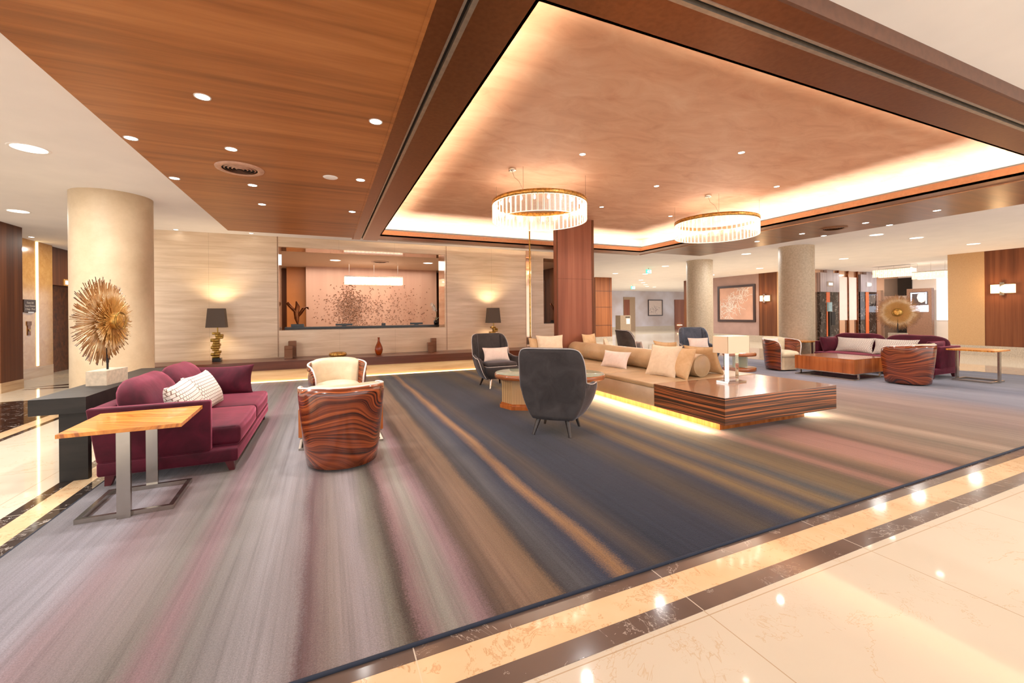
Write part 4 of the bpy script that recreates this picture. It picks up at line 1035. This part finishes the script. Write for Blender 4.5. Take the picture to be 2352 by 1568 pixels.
# =================================================================== SOFA
def sofa(loc, rz, L, label, near_end=False):
    """faces local +x, length along local y, depth .97"""
    t = empty('velvet_sofa', loc, rz, label, 'sofa', 'burgundy velvet sofas'); V = M['burgundy']
    D = .97; x0 = -D/2; x1 = D/2; y0 = -L/2; y1 = L/2
    MB().rbox(x0+.06, x1, y0, y1, .085, .195, .018, 3).build('base_rail', V, t)
    def slab(xa, xb, ya, yb, za, zb, dx, nm):   # dx: how far the back edge flares out at the top
        m = MB(); vs = [(xa+.06, ya, za), (xb, ya, za), (xb, yb, za), (xa+.06, yb, za), (xa-dx, ya, zb), (xb, ya, zb), (xb, yb, zb), (xa-dx, yb, zb)]
        bm = bmesh.new(); bv = [bm.verts.new(p) for p in vs]
        for f in [(3, 2, 1, 0), (4, 5, 6, 7), (0, 1, 5, 4), (1, 2, 6, 5), (2, 3, 7, 6), (3, 0, 4, 7)]: bm.faces.new([bv[i] for i in f])
        bmesh.ops.bevel(bm, geom=list(bm.edges), offset=.016, segments=3, profile=.5, affect='EDGES'); bm.verts.index_update()
        m.add([v.co.copy() for v in bm.verts], [[v.index for v in f.verts] for f in bm.faces], True); bm.free()
        return m.build(nm, V, t)
    slab(x0, x1-.19, y0, y0+.075, .19, .605, .0, 'arm'); slab(x0, x1-.19, y1-.075, y1, .19, .605, .0, 'arm')
    slab(x0, x0+.13, y0+.07, y1-.07, .19, .60, .0, 'back_frame')
    for s_ in (0, 1):
        ya = y0+.08+s_*(L-.16)/2; yb = ya+(L-.16)/2
        MB().rbox(x0+.2, x1+.005, ya+.004, yb-.004, .20, .365, .035, 4, puff=.022, cuts=4).build('seat_cushion', V, t)
        zz = .368; MB().tube([(x0+.3, ya+.02, zz-.012), (x1-.03, ya+.02, zz-.012), (x1-.008, ya+.04, zz-.02), (x1-.008, yb-.04, zz-.02)], .005, 6).build('cushion_piping', V, t)
        # back cushion: fat roll
        c = (x0+.235, (ya+yb)/2, .575); rows = []; N = 22; hl = (yb-ya)/2+.01
        for i in range(N+1):
            v = -1+2*i/N; vv = math.sin(v*PI/2)
            e = max(0, 1-abs(vv)**5)**.42
            r = []
            for k in range(20):
                a = 2*PI*k/20; rr = e*(1+.05*noise.noise(Vector((v*3+s_*4, a, 1))))
                dx = .115*math.cos(a)*rr; dz_ = .215*math.sin(a)*rr
                r.append((c[0]+dx-dz_*.28, c[1]+vv*hl, c[2]+dz_))
            rows.append(r)
        m = MB(); m.grid(rows, True); m.build('back_cushion', V, t)
    def endc(yy, sgn):
        o = pillow_mesh(.62, .36, .2, seed=5+sgn).build('end_cushion', V, t, (x0+.53, yy, .53), (PI/2-sgn*.22, 0, 0)); return o
    endc(y1-.19, 1)
    if near_end: endc(y0+.19, -1)
    for (xx, yy) in ((x0+.13, y0+.07), (x1-.07, y0+.07), (x0+.13, y1-.07), (x1-.07, y1-.07)):
        dx = .02 if xx > 0 else -.02
        m = MB(); w = .032
        m.add([(xx-w, yy-w, .09), (xx+w, yy-w, .09), (xx+w, yy+w, .09), (xx-w, yy+w, .09), (xx-w*.6+dx, yy-w*.6, 0), (xx+w*.6+dx, yy-w*.6, 0), (xx+w*.6+dx, yy+w*.6, 0), (xx-w*.6+dx, yy+w*.6, 0)],
              [(0, 1, 2, 3), (7, 6, 5, 4), (0, 4, 5, 1), (1, 5, 6, 2), (2, 6, 7, 3), (3, 7, 4, 0)])
        m.build('leg', M['burg_leg'], t)
    return t
sofa((-1.175, 5.21, FZ), 0, 2.04, 'burgundy velvet sofa at the left, its arm end toward the orange side table')
sofa((10.87, 5.27, FZ), PI, 2.25, 'burgundy velvet sofa facing the rosewood coffee table at the far right', True)
for (x, y, f, lb, sd) in ((-1.16, 4.66, 4, 'cream lattice patterned cushion at the near end of the left burgundy sofa', 1), (-1.16, 5.27, -4, 'cream lattice patterned cushion in the middle of the left burgundy sofa', 2)):
    _p, _r = lean(x, y, .385, .36, math.radians(f), .42); pillow('patterned_cushion', .68, .40, .22, _p, _r, M['lattice'], lb, 'lattice patterned cushions', False, sd)
for (x, y, f, lb, sd) in ((10.87, 5.72, 180, 'cream lattice patterned cushion on the right burgundy sofa, left one', 3), (10.87, 4.98, 183, 'cream lattice patterned cushion on the right burgundy sofa, half behind the tub chair', 4)):
    _p, _r = lean(x, y, .385, .36, math.radians(f), .35); pillow('patterned_cushion', .76, .36, .19, _p, _r, M['lattice'], lb, 'lattice patterned cushions', False, sd)

# =================================================================== SIDE TABLES
def side_table(loc, rz, label):
    t = empty('side_table', loc, rz, label, 'side table', 'teak topped steel side tables'); S = M['steel']
    m = MB(); m.box(-.31, .31, -.315, .315, .558, .582); m.build('table_top', M['teak'], t)
    MB().box(-.035, .035, -.29, -.262, 0, .558).build('post', S, t); MB().box(-.035, .035, .262, .29, 0, .558).build('post', S, t)
    m = MB(); m.box(-.25, .25, -.262, -.235, 0, .03).box(-.25, .25, .235, .262, 0, .03).box(-.25, -.222, -.235, .235, 0, .03).box(.222, .25, -.235, .235, 0, .03); m.build('base_frame', S, t)
    return t
st = side_table((-1.215, 3.80, FZ), math.radians(2), 'orange teak topped side table on a steel frame in front of the left sofa arm')
dup(st, (10.9, 3.76, FZ), 0, 'teak topped steel side table beyond the right sofa, at the far right')
dup(st, (10.75, 6.85, FZ), 0, 'teak side table top peeking out between the tub chair and the right sofa')
# =================================================================== COFFEE TABLES
def coffee_table(loc, rz, w, d, label):
    t = empty('coffee_table', loc, rz, label, 'coffee table', 'teak block coffee tables')
    MB().box(-w/2, w/2, -d/2, d/2, .125, .388).build('table_block', M['teak_block'], t)
    MB().box(-w/2+.003, w/2-.003, -d/2+.003, d/2-.003, .388, .395).build('glossy_top', M['table_wood'], t)
    m = MB(); f = .025
    m.box(-w/2+.0, w/2, -d/2, -d/2+f, 0, .022).box(-w/2, w/2, d/2-f, d/2, 0, .022).box(-w/2, -w/2+f, -d/2+f, d/2-f, 0, .022).box(w/2-f, w/2, -d/2+f, d/2-f, 0, .022)
    m.box(-w/2+.01, w/2-.01, -d/2+.01, d/2-.01, .108, .124)
    m.build('base_frame', M['steel'], t)
    MB().box(-w/2+.03, w/2-.03, -d/2+.03, d/2-.03, .003, .008).build('painted_base_shadow', M['black'], t)  # black sheet that paints the shade under the block
    for sx in (-1, 1):
        for sy in (-1, 1): MB().box(sx*w*.34-.02, sx*w*.34+.02, sy*(d/2-.02)-.01, sy*(d/2-.02)+.01, .022, .108).build('leg', M['steel'], t)
    return t
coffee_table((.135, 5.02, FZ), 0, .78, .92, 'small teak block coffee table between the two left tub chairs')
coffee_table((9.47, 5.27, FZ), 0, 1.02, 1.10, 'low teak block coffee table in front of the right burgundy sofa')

# =================================================================== CONSOLES + SUNBURSTS
def console(loc, rz, L, label):
    t = empty('console_table', loc, rz, label, 'console', 'dark oak consoles')
    MB().box(-.17, .17, 0, L, .545, .67).build('console_top', M['console'], t)
    MB().box(-.012, .15, .06, .12, 0, .545).build('end_panel', M['console'], t) if False else None
    MB().box(-.01, .165, .04, .10, 0, .545).build('end_panel', M['console'], t); MB().box(-.01, .165, L-.10, L-.04, 0, .545).build('end_panel', M['console'], t)
    return t
console((-1.94, 4.49, .002), 0, 2.2, 'dark oak console with slab ends behind the left burgundy sofa')
console((11.75, 6.75, .002), PI, 2.0, 'dark oak console behind the right burgundy sofa')
def sunburst(loc, rz, label):
    """normal of the disc = local +x"""
    t = empty('sunburst_sculpture', loc, rz, label, 'sculpture', 'quill sunburst sculptures')
    MB().box(-.08, .08, -.165, .165, 0, .135).build('stone_base', M['limestone'], t)
    MB().cyl((0, 0, .135), (0, 0, .56), .009, n=10).build('pole', M['black_metal'], t)
    C = Vector((0, 0, .60)); rr = random.Random(5); m = MB()
    for layer, (n, L0, L1, off, slant) in enumerate(((300, .355, .43, -.03, -.03), (260, .29, .37, .0, .03), (230, .21, .29, .03, .10), (150, .13, .19, .045, .10))):
        for i in range(n):
            a = 2*PI*(i+rr.random()*.9)/n; L = rr.uniform(L0, L1); sl = slant+rr.uniform(-.06, .06)
            d = Vector((sl, math.cos(a), math.sin(a))).normalized()
            p = C+Vector((off, 0, 0))+d*.03; q = C+Vector((off, 0, 0))+d*L
            w = d.cross(Vector((1, 0, 0))).normalized()*rr.uniform(.0018, .0032); u = d.cross(w).normalized()*.002
            w0 = w*.35
            m.add([p-w0-u, p+w0-u, p+w0+u, p-w0+u, q-w-u, q+w-u, q+w+u, q-w+u], [(0, 1, 5, 4), (1, 2, 6, 5), (2, 3, 7, 6), (3, 0, 4, 7), (4, 5, 6, 7)])
    tag(m.build('quill_ring', M['quill'], t), kind='stuff')
    m = MB(); rows = []
    for (r, x) in ((.001, .122), (.05, .119), (.074, .112), (.082, .10), (.08, .03)):
        rows.append([(x+.012*noise.noise(Vector((math.cos(a)*r*60, math.sin(a)*r*60, 0))), r*math.cos(a), .60+r*math.sin(a)) for a in [2*PI*k/28 for k in range(28)]])
    m.grid(rows, True); m.build('medallion', M['gold'], t)
    m = MB(); m.tube([(.108, .083*math.cos(a), .60+.083*math.sin(a)) for a in [2*PI*k/28 for k in range(28)]], .007, 6, True); m.build('medallion_rim', M['brass'], t)
    return t
sb = sunburst((-1.94, 5.33, .672), math.radians(-8), 'gold quill sunburst sculpture on a stone block in front of the thick left column')
dup(sb, (11.78, 5.34, .672), math.radians(180+22), 'gold quill sunburst sculpture behind the right burgundy sofa')

# =================================================================== ROUND TABLES
def oct_table(loc, label, q=1.0):
    t = empty('round_table', loc, 0, label, 'side table', 'round wooden side tables'); R = .40
    def octo(r, a0=PI/8+.25): return [(r*math.cos(a0+k*PI/4), r*math.sin(a0+k*PI/4)) for k in range(8)]
    MB().prism(octo(.34*q), 0, .05).prism(octo(.32*q), .05, .075).build('plinth', M['teak_block'], t)
    MB().prism(octo(.31*q), .075, .405).build('pedestal', M['ribbed_wood'], t)
    MB().lathe([(.0001, .405), (R-.01, .405), (R, .41), (R, .465), (R-.01, .47), (.0001, .47)], 56).build('table_top', M['table_wood'], t)
    MB().lathe([(.0001, .4705), (R-.012, .4705), (R-.012, .478), (.0001, .478)], 56).build('glass_top', M['table_glass'], t)
    return t
oc = oct_table((2.54, 5.47, FZ), 'round wooden table with glass top and faceted pedestal between the charcoal chairs')
oct_table((3.13, 5.04, FZ), 'round wooden table mostly hidden behind the charcoal chair, next to the leather daybed', .42)
def glass_table(loc, label):
    t = empty('tiered_table', loc, 0, label, 'side table')
    MB().lathe([(.0001, 0), (.33, 0), (.34, .01), (.34, .065), (.33, .075), (.0001, .075)], 40).build('base_disc', M['table_wood'], t)
    MB().lathe([(.0001, .33), (.33, .33), (.34, .34), (.34, .385), (.33, .395), (.0001, .395)], 40).build('table_top', M['table_wood'], t)
    MB().box(-.2, .2, -.012, .012, .075, .33).box(-.012, .012, -.2, .2, .075, .33).build('glass_support', M['table_glass'], t)
    MB().box(.2, .27, -.03, .03, .395, .43).build('top_block', M['brass'], t)
    return t
x, y, _ = atZ(1698, 851, 0)
glass_table((x, y, FZ), 'two tiered round walnut table with glass support right of the acrylic lamp')

# =================================================================== DAYBED
DX0, DX1, DY0, DY1 = 3.74, 5.60, 3.145, 4.18
t = empty('display_block', (4.67, 3.66, FZ), 0, 'big low striped ebony block table at the near end of the leather daybed', 'table')
MB().box(-.93, .93, -.515, .515, .128, .405).build('block_body', M['ebony'], t)
MB().box(-.93, .93, -.515, .515, .405, .409).build('block_top', M['ebony_top'], t)
MB().box(-.72, .72, -.27, .515, 0, .128).build('plinth', M['teak_block'], t)
t = empty('leather_daybed', (4.67, 4.18, FZ), 0, 'long bronze leather daybed running from the ebony block to the red wood pillar', 'daybed')
YL = PY-4.18-.01
MB().rbox(-.93, .93, .003, YL, .128, .352, .006, 1).build('upholstered_base', M['leather_side'], t)
ys = [0.003, 1.06, 2.12, YL]
for a, b in zip(ys, ys[1:]):
    MB().rbox(-.935, .935, a+.003, b-.003, .354, .412, .016, 3, puff=.006, cuts=2).build('seat_cushion', M['leather'], t)
MB().box(-.72, .72, .0, YL, 0, .128).build('plinth', M['teak_block'], t)
rows = []; R = .155; zc = .415+R; n = 32; y_a, y_b = .10, YL-.12
prof = [(.001, 0), (R*.9, 0), (R*.97, .012), (R, .03)]
ysm = [(r, y_a+d) for r, d in prof]
k = y_a+.9
while k < y_b-.2:
    ysm += [(R, k-.02), (R*.985, k), (R, k+.02)]; k += .9
ysm += [(r, y_b-d) for r, d in prof[::-1]]
m = MB(); m.grid([[(r*math.cos(2*PI*i/n), y, zc+r*math.sin(2*PI*i/n)) for i in range(n)] for r, y in ysm], True)
bol = m.build('bolster', M['leather'], t)
MB().tube([(R*.96*math.cos(2*PI*i/n), y_a+.006, zc+R*.96*math.sin(2*PI*i/n)) for i in range(n)], .005, 6, True).build('bolster_piping', M['leather'], bol)
# hidden plinth LEDs
for (x0, x1, y0, y1, lb) in ((DX0+.05, DX0+.065, 3.35, 7.6, 'warm light strip under the left edge of the leather daybed and block'), (DX1-.065, DX1-.05, 3.35, 7.6, 'warm light strip under the right edge of the leather daybed and block')):
    o = MB().box(x0, x1, y0, y1, .1355, .1395).build('plinth_light', M['led_floor']); tag(o, lb, 'light strip', 'under daybed light strips')
# cushions on the daybed
SZ = RG+.418
def cush(x, y, f, w, h, t_, tilt, mat, label, grp, seed, name='scatter_cushion'):
    p, r = lean(x, y, SZ, h, math.radians(f), tilt); return pillow(name, w, h, t_, p, r, M[mat], label, grp, True, seed)
G1 = 'beige square cushions on the leather daybed'
cush(4.34, 4.66, 190, .50, .46, .13, .38, 'beige_linen', 'large beige square cushion leaning on the near end of the bolster', G1, 11)
cush(4.42, 4.40, 170, .44, .44, .13, .34, 'tan_linen', 'tan square cushion tucked beside the large beige one on the daybed', G1, 12)
cush(4.32, 5.72, 188, .58, .28, .12, .40, 'pink_linen', 'small blush lumbar cushion leaning on the middle of the bolster', None, 13, 'lumbar_cushion')
cush(4.05, 7.42, 262, .56, .48, .14, .26, 'beige_linen', 'large beige cushion leaning on the glass screen end of the daybed', G1, 14)
cush(3.86, 7.53, 268, .44, .42, .10, .16, 'tan_linen', 'tan cushion behind the large beige one at the far left end of the daybed', G1, 15)
cush(4.98, 7.42, -70, .44, .48, .13, .2, 'tan_linen', 'tan cushion at the far end of the daybed against the pillar', G1, 16)
cush(5.20, 7.15, -40, .38, .40, .12, .25, 'beige_linen', 'beige cushion right of the pillar at the far end of the daybed', G1, 17)
cush(5.02, 4.58, 12, .50, .46, .13, .5, 'tan_linen', 'tan cushion leaning on the hidden right side of the bolster, near end', G1, 18)
cush(4.99, 5.25, 5, .46, .46, .13, .34, 'tan_linen', 'tan cushion peeking over the bolster behind the large beige one', G1, 19)
# acrylic lamp
t = empty('table_lamp', (4.68, 3.84, FZ+.4095), 0, 'acrylic table lamp with a rectangular cream shade on the ebony block', 'lamp')
MB().box(-.16, .16, -.09, .09, 0, .022).build('lamp_base', M['acrylic'], t)
MB().box(-.085, .085, -.04, .04, .0225, .40).build('lamp_stem', M['acrylic'], t)
mb = MB(); w, d = .19, .113
mb.box(-w, w, -d, -d+.004, .375, .585).box(-w, w, d-.004, d, .375, .585).box(-w, -w+.004, -d, d, .375, .585).box(w-.004, w, -d, d, .375, .585)
mb.build('lamp_shade', M['paper_shade'], t)
MB().box(-w+.01, w-.01, -d+.01, d-.01, .56, .565).build('diffuser', emit('lamp_diffuser', (255, 240, 210), 6), t)

# =================================================================== BENCH LAMPS + OBJECTS
BZ = .432
def bench_lamp(x, y, label, first=None):
    t = empty('bench_lamp', (x, y, BZ), 0, label, 'lamp', 'brass block bench lamps')
    MB().box(-.07, .07, -.07, .07, 0, .07).build('lamp_base', M['black'], t)
    m = MB(); rr = random.Random(9); z = .07
    for k in range(11):
        h = rr.uniform(.045, .065); w = rr.uniform(.045, .075); ox = rr.uniform(-.03, .03)+(-.02 if 3 < k < 6 else .02 if k > 7 else 0); oy = rr.uniform(-.015, .015)
        m.rbox(ox-w, ox+w, oy-w*.8, oy+w*.8, z, z+h, .006, 1, Matrix.Rotation(rr.uniform(-.06, .06), 4, 'Z')); z += h-.006
    m.build('block_stem', M['brass'], t)
    zs = .665
    m = MB(); m.cyl((.01, 0, z-.02), (.01, 0, zs+.1), .012, n=10); m.build('lamp_neck', M['brass'], t)
    m = MB()
    r0, r1 = .165, .135
    sq = lambda r, zz: [(r*x, r*.7*y, zz) for x, y in ((-1, -1), (1, -1), (1, 1), (-1, 1))]
    m.grid([sq(r0, zs), sq(r1, zs+.37)], True, False); m.build('lamp_shade', M['shade'], t)
    for zz, e in ((zs+.32, 30), (zs+.04, 12)):
        ld = bpy.data.lights.new('lamp_glow', 'SPOT'); ld.energy = e; ld.color = (1, .78, .5); ld.shadow_soft_size = .05; ld.spot_size = 2.3; ld.spot_blend = .8
        lo = bpy.data.objects.new('lamp_glow', ld); COL.objects.link(lo); lo.location = (x, y+.02, BZ+zz+.06); lo.rotation_euler = (PI-.2, 0, 0) if zz > zs+.1 else (.15, 0, 0)
        if zz > zs+.1: lo.location = (x, y+.06, BZ+zs+.4)
        else: lo.location = (x, y+.06, BZ+zs-.03)
bench_lamp(-1.96, 9.92, 'bench lamp with charcoal shade and stacked brass cube stem, left of the wall opening')
bench_lamp(3.80, 9.92, 'bench lamp with charcoal shade and brass cube stem, behind the far charcoal chair')
def box_vase(px, py, w, h, label, y=9.95):
    x = atY(px, py, y)[0]
    t = empty('smoked_vase', (x, y, BZ), 0, label, 'vase', 'smoked rectangular vases on the bench')
    m = MB(); wt = .01
    m.box(-w, w, -w, -w+wt, 0, h).box(-w, w, w-wt, w, 0, h).box(-w, -w+wt, -w+wt, w-wt, 0, h).box(w-wt, w, -w+wt, w-wt, 0, h).box(-w+wt, w-wt, -w+wt, w-wt, 0, .012)
    m.build('vase_body', M['smoke_glass'], t)
    MB().box(-w-.001, w+.001, -w-.001, w+.001, h*.72, h*.75).build('vase_band', M['bronze'], t)
box_vase(663, 800, .075, .26, 'shorter smoked square vase of the left pair on the bench'); box_vase(672, 800, .075, .35, 'taller smoked square vase of the left pair on the bench', 10.12)
box_vase(988, 790, .065, .23, 'shorter smoked square vase of the right pair on the bench'); box_vase(995.5, 790, .06, .32, 'taller smoked square vase of the right pair on the bench', 10.12)
x = atY(776, 815, 9.85)[0]
o = MB().lathe([(.0001, 0), (.12, 0), (.17, .02), (.18, .05), (.165, .085), (.14, .09), (.13, .075), (.12, .03), (.0001, .025)], 32).build('gold_bowl', M['gold'], None, (x, 9.85, BZ)); tag(o, 'shallow round gold bowl on the bench under the wall opening', 'bowl')
x = atY(870, 800, 9.9)[0]
o = MB().lathe([(.0001, 0), (.05, 0), (.075, .05), (.088, .11), (.08, .17), (.05, .24), (.025, .30), (.02, .36), (.028, .385), (.022, .385), (.015, .36)], 28).build('bottle_vase', M['amber'], None, (x, 9.9, BZ)); tag(o, 'amber glass teardrop bottle vase in the middle of the bench', 'vase')

# =================================================================== RING CHANDELIERS
def ring_chandelier(x, y, label):
    z = 2.69; R = .70; t = empty('ring_chandelier', (x, y, z), 0, label, 'chandelier', 'crystal ring chandeliers')
    MB().lathe([(R-.03, .24), (R+.012, .24), (R+.012, .30), (R-.03, .30), (R-.03, .24)], 72).build('brass_ring', M['gold'], t)
    MB().lathe([(R-.006, .0), (R+.006, .0), (R+.006, .006), (R-.006, .006), (R-.006, 0)], 72).build('lower_rim', M['crystal_edge'], t)
    n = 56; w = PI*R/n*.86; first = None
    pm = MB().box(-w, w, -.005, .005, 0, .235); em = MB()
    for xx in (-w, w-.0035): em.box(xx, xx+.0035, -.0065, .0065, 0, .235)
    em.box(-w, w, -.0065, .0065, 0, .0035).box(-w, w, -.0065, .0065, .2315, .235)
    for i in range(n):
        a = 2*PI*i/n
        if first is None:
            p = pm.build('crystal_plate', M['crystal'], t); e = em.build('crystal_edge', M['crystal_edge'], p); first = (p, e)
        else:
            p = first[0].copy(); COL.objects.link(p); p.parent = t; e = first[1].copy(); COL.objects.link(e); e.parent = p
        p.location = (R*math.cos(a), R*math.sin(a), .004); p.rotation_euler = (0, 0, a+PI/2)
    b0 = None
    for i in range(22):
        a = 2*PI*(i+.5)/22
        if b0 is None: b0 = MB().lathe([(.0005, -.03), (.012, -.022), (.015, 0), (.008, .03), (.0005, .032)], 10).build('bulb', M['bulb'], t); b = b0
        else: b = b0.copy(); COL.objects.link(b); b.parent = t
        b.location = ((R-.045)*math.cos(a), (R-.045)*math.sin(a), .2)
    for a in (PI/4, 3*PI/4, 5*PI/4, 7*PI/4):
        MB().cyl((R*math.cos(a), R*math.sin(a), .3), (R*math.cos(a), R*math.sin(a), ZR-z), .0025, n=6).build('suspension_cable', M['steel'], t)
    MB().lathe([(.0001, -.04), (.05, -.04), (.055, -.03), (.055, 0)], 24, (-.6, -.37, ZR-z)).build('canopy', M['chrome'], t)
    MB().tube([(-.6, -.37, ZR-z-.04), (-.585, -.40, ZR-z-.13), (-.54, -.45, .42), (-.5, -.49, .30)], .003, 5).build('power_cord', M['steel'], t)
    ld = bpy.data.lights.new('ring_glow', 'POINT'); ld.energy = 25; ld.color = (1, .8, .6); ld.shadow_soft_size = .5
    lo = bpy.data.objects.new('ring_glow', ld); COL.objects.link(lo); lo.location = (x, y, z-.05)
ring_chandelier(2.95, 5.72, 'round crystal ring chandelier, nearer one, left of the red wood pillar')
ring_chandelier(6.56, 5.68, 'round crystal ring chandelier, farther one, right of the red wood pillar')

# =================================================================== LIGHTS
def area(x, y, z, sx, sy, e, col=(1, .86, .7), rot=(0, 0, 0), spread=None):
    ld = bpy.data.lights.new('fill', 'AREA'); ld.shape = 'RECTANGLE'; ld.size = sx; ld.size_y = sy; ld.energy = e; ld.color = col
    if spread: ld.spread = spread
    o = bpy.data.objects.new('fill', ld); COL.objects.link(o); o.location = (x, y, z); o.rotation_euler = rot; return o
def spot(x, y, z, e, size=1.9, col=(1, .97, .94), blend=.6, soft=.04):
    ld = bpy.data.lights.new('spot', 'SPOT'); ld.energy = e; ld.color = col; ld.spot_size = size; ld.spot_blend = blend; ld.shadow_soft_size = soft
    o = bpy.data.objects.new('spot', ld); COL.objects.link(o); o.location = (x, y, z); return o
for i, (x, y) in enumerate(spots):
    spot(x, y, ZW-.02, 75 if i not in (0, 1) else 95)
for px, py, *_ in RL:
    x, y, _z = atZ(px, py, ZW); spot(x, y, ZW-.02, 40)
for px, py, *_ in CL[:5]:
    x, y, _z = atZ(px, py, ZR); spot(x, y, ZR-.02, 60, 2.2)
def big_in(px): return px > 1400
def disc(x, y, z, r, e, col=(1, .96, .91)):
    ld = bpy.data.lights.new('disc_glow', 'AREA'); ld.shape = 'DISK'; ld.size = 2*r; ld.energy = e; ld.color = col
    o = bpy.data.objects.new('disc_glow', ld); COL.objects.link(o); o.location = (x, y, z)
for px, py, r, lb in BL:
    x, y, _z = atZ(px, py, ZC); disc(x, y, ZC-.012, r, 5 if px > 2000 else 60 if big_in(px) else 45)
for (x, y) in ((3.0, .2), (6.5, .2), (10.5, .2), (14.5, .4), (-3.2, 1.6), (-3.4, 3.6), (-3.4, 5.6), (14.5, 4.0), (20.0, 8.0), (22, 9.5), (14, 15), (21, 16), (22, 21), (18, 22)):
    disc(x, y, ZC-.012, .13, 60)      # added disc lights that brighten the lobby, without ceiling panels of their own
area(1, 12.9, 2.8, 5, 2.4, 170, (1, .88, .76)); area(-2.2, 14.2, 2.8, .8, 1.2, 20, (1, .6, .3)); disc(6.0, 12.0, 2.83, .1, 25)
area(1.8, 9.52, .255, 10, .05, 12, (1, .8, .52))
area(DX0+.04, 5.5, .134, .05, 4.3, 95, (1, .86, .64)); area(DX1-.04, 5.5, .134, .05, 4.3, 95, (1, .86, .64))
for (x, y) in ((-4.9, 9.4), (-4.8, 12.6), (-4.9, 14.2)): disc(x, y, ZC-.012, .1, 28, (1, .9, .76))  # added lights without fittings, to brighten the dark left lobby

w = bpy.data.worlds.new('World'); sc.world = w; w.use_nodes = True
bg = w.node_tree.nodes['Background']; bg.inputs['Color'].default_value = (1.0, .96, .93, 1); bg.inputs['Strength'].default_value = 2.2

# =================================================================== CAMERA
cam = bpy.data.cameras.new('Camera'); co = bpy.data.objects.new('Camera', cam); COL.objects.link(co); sc.camera = co
cam.sensor_width = 36; cam.sensor_fit = 'HORIZONTAL'; cam.lens = 36*FPX/2352
cam.shift_x = 0; cam.shift_y = -(784-CY)/2352
cam.clip_start = .05; cam.clip_end = 200
co.location = (0, 0, HC)
co.matrix_world = Matrix.Translation((0, 0, HC)) @ Matrix.Rotation(-YAW, 4, 'Z') @ Matrix.Rotation(PI/2, 4, 'X') @ Matrix.Rotation(-ROLL, 4, 'Z')
sc.view_settings.view_transform = 'Standard'
sc.view_settings.look = 'None'
sc.view_settings.exposure = 0.0
sc.view_settings.gamma = 1.05
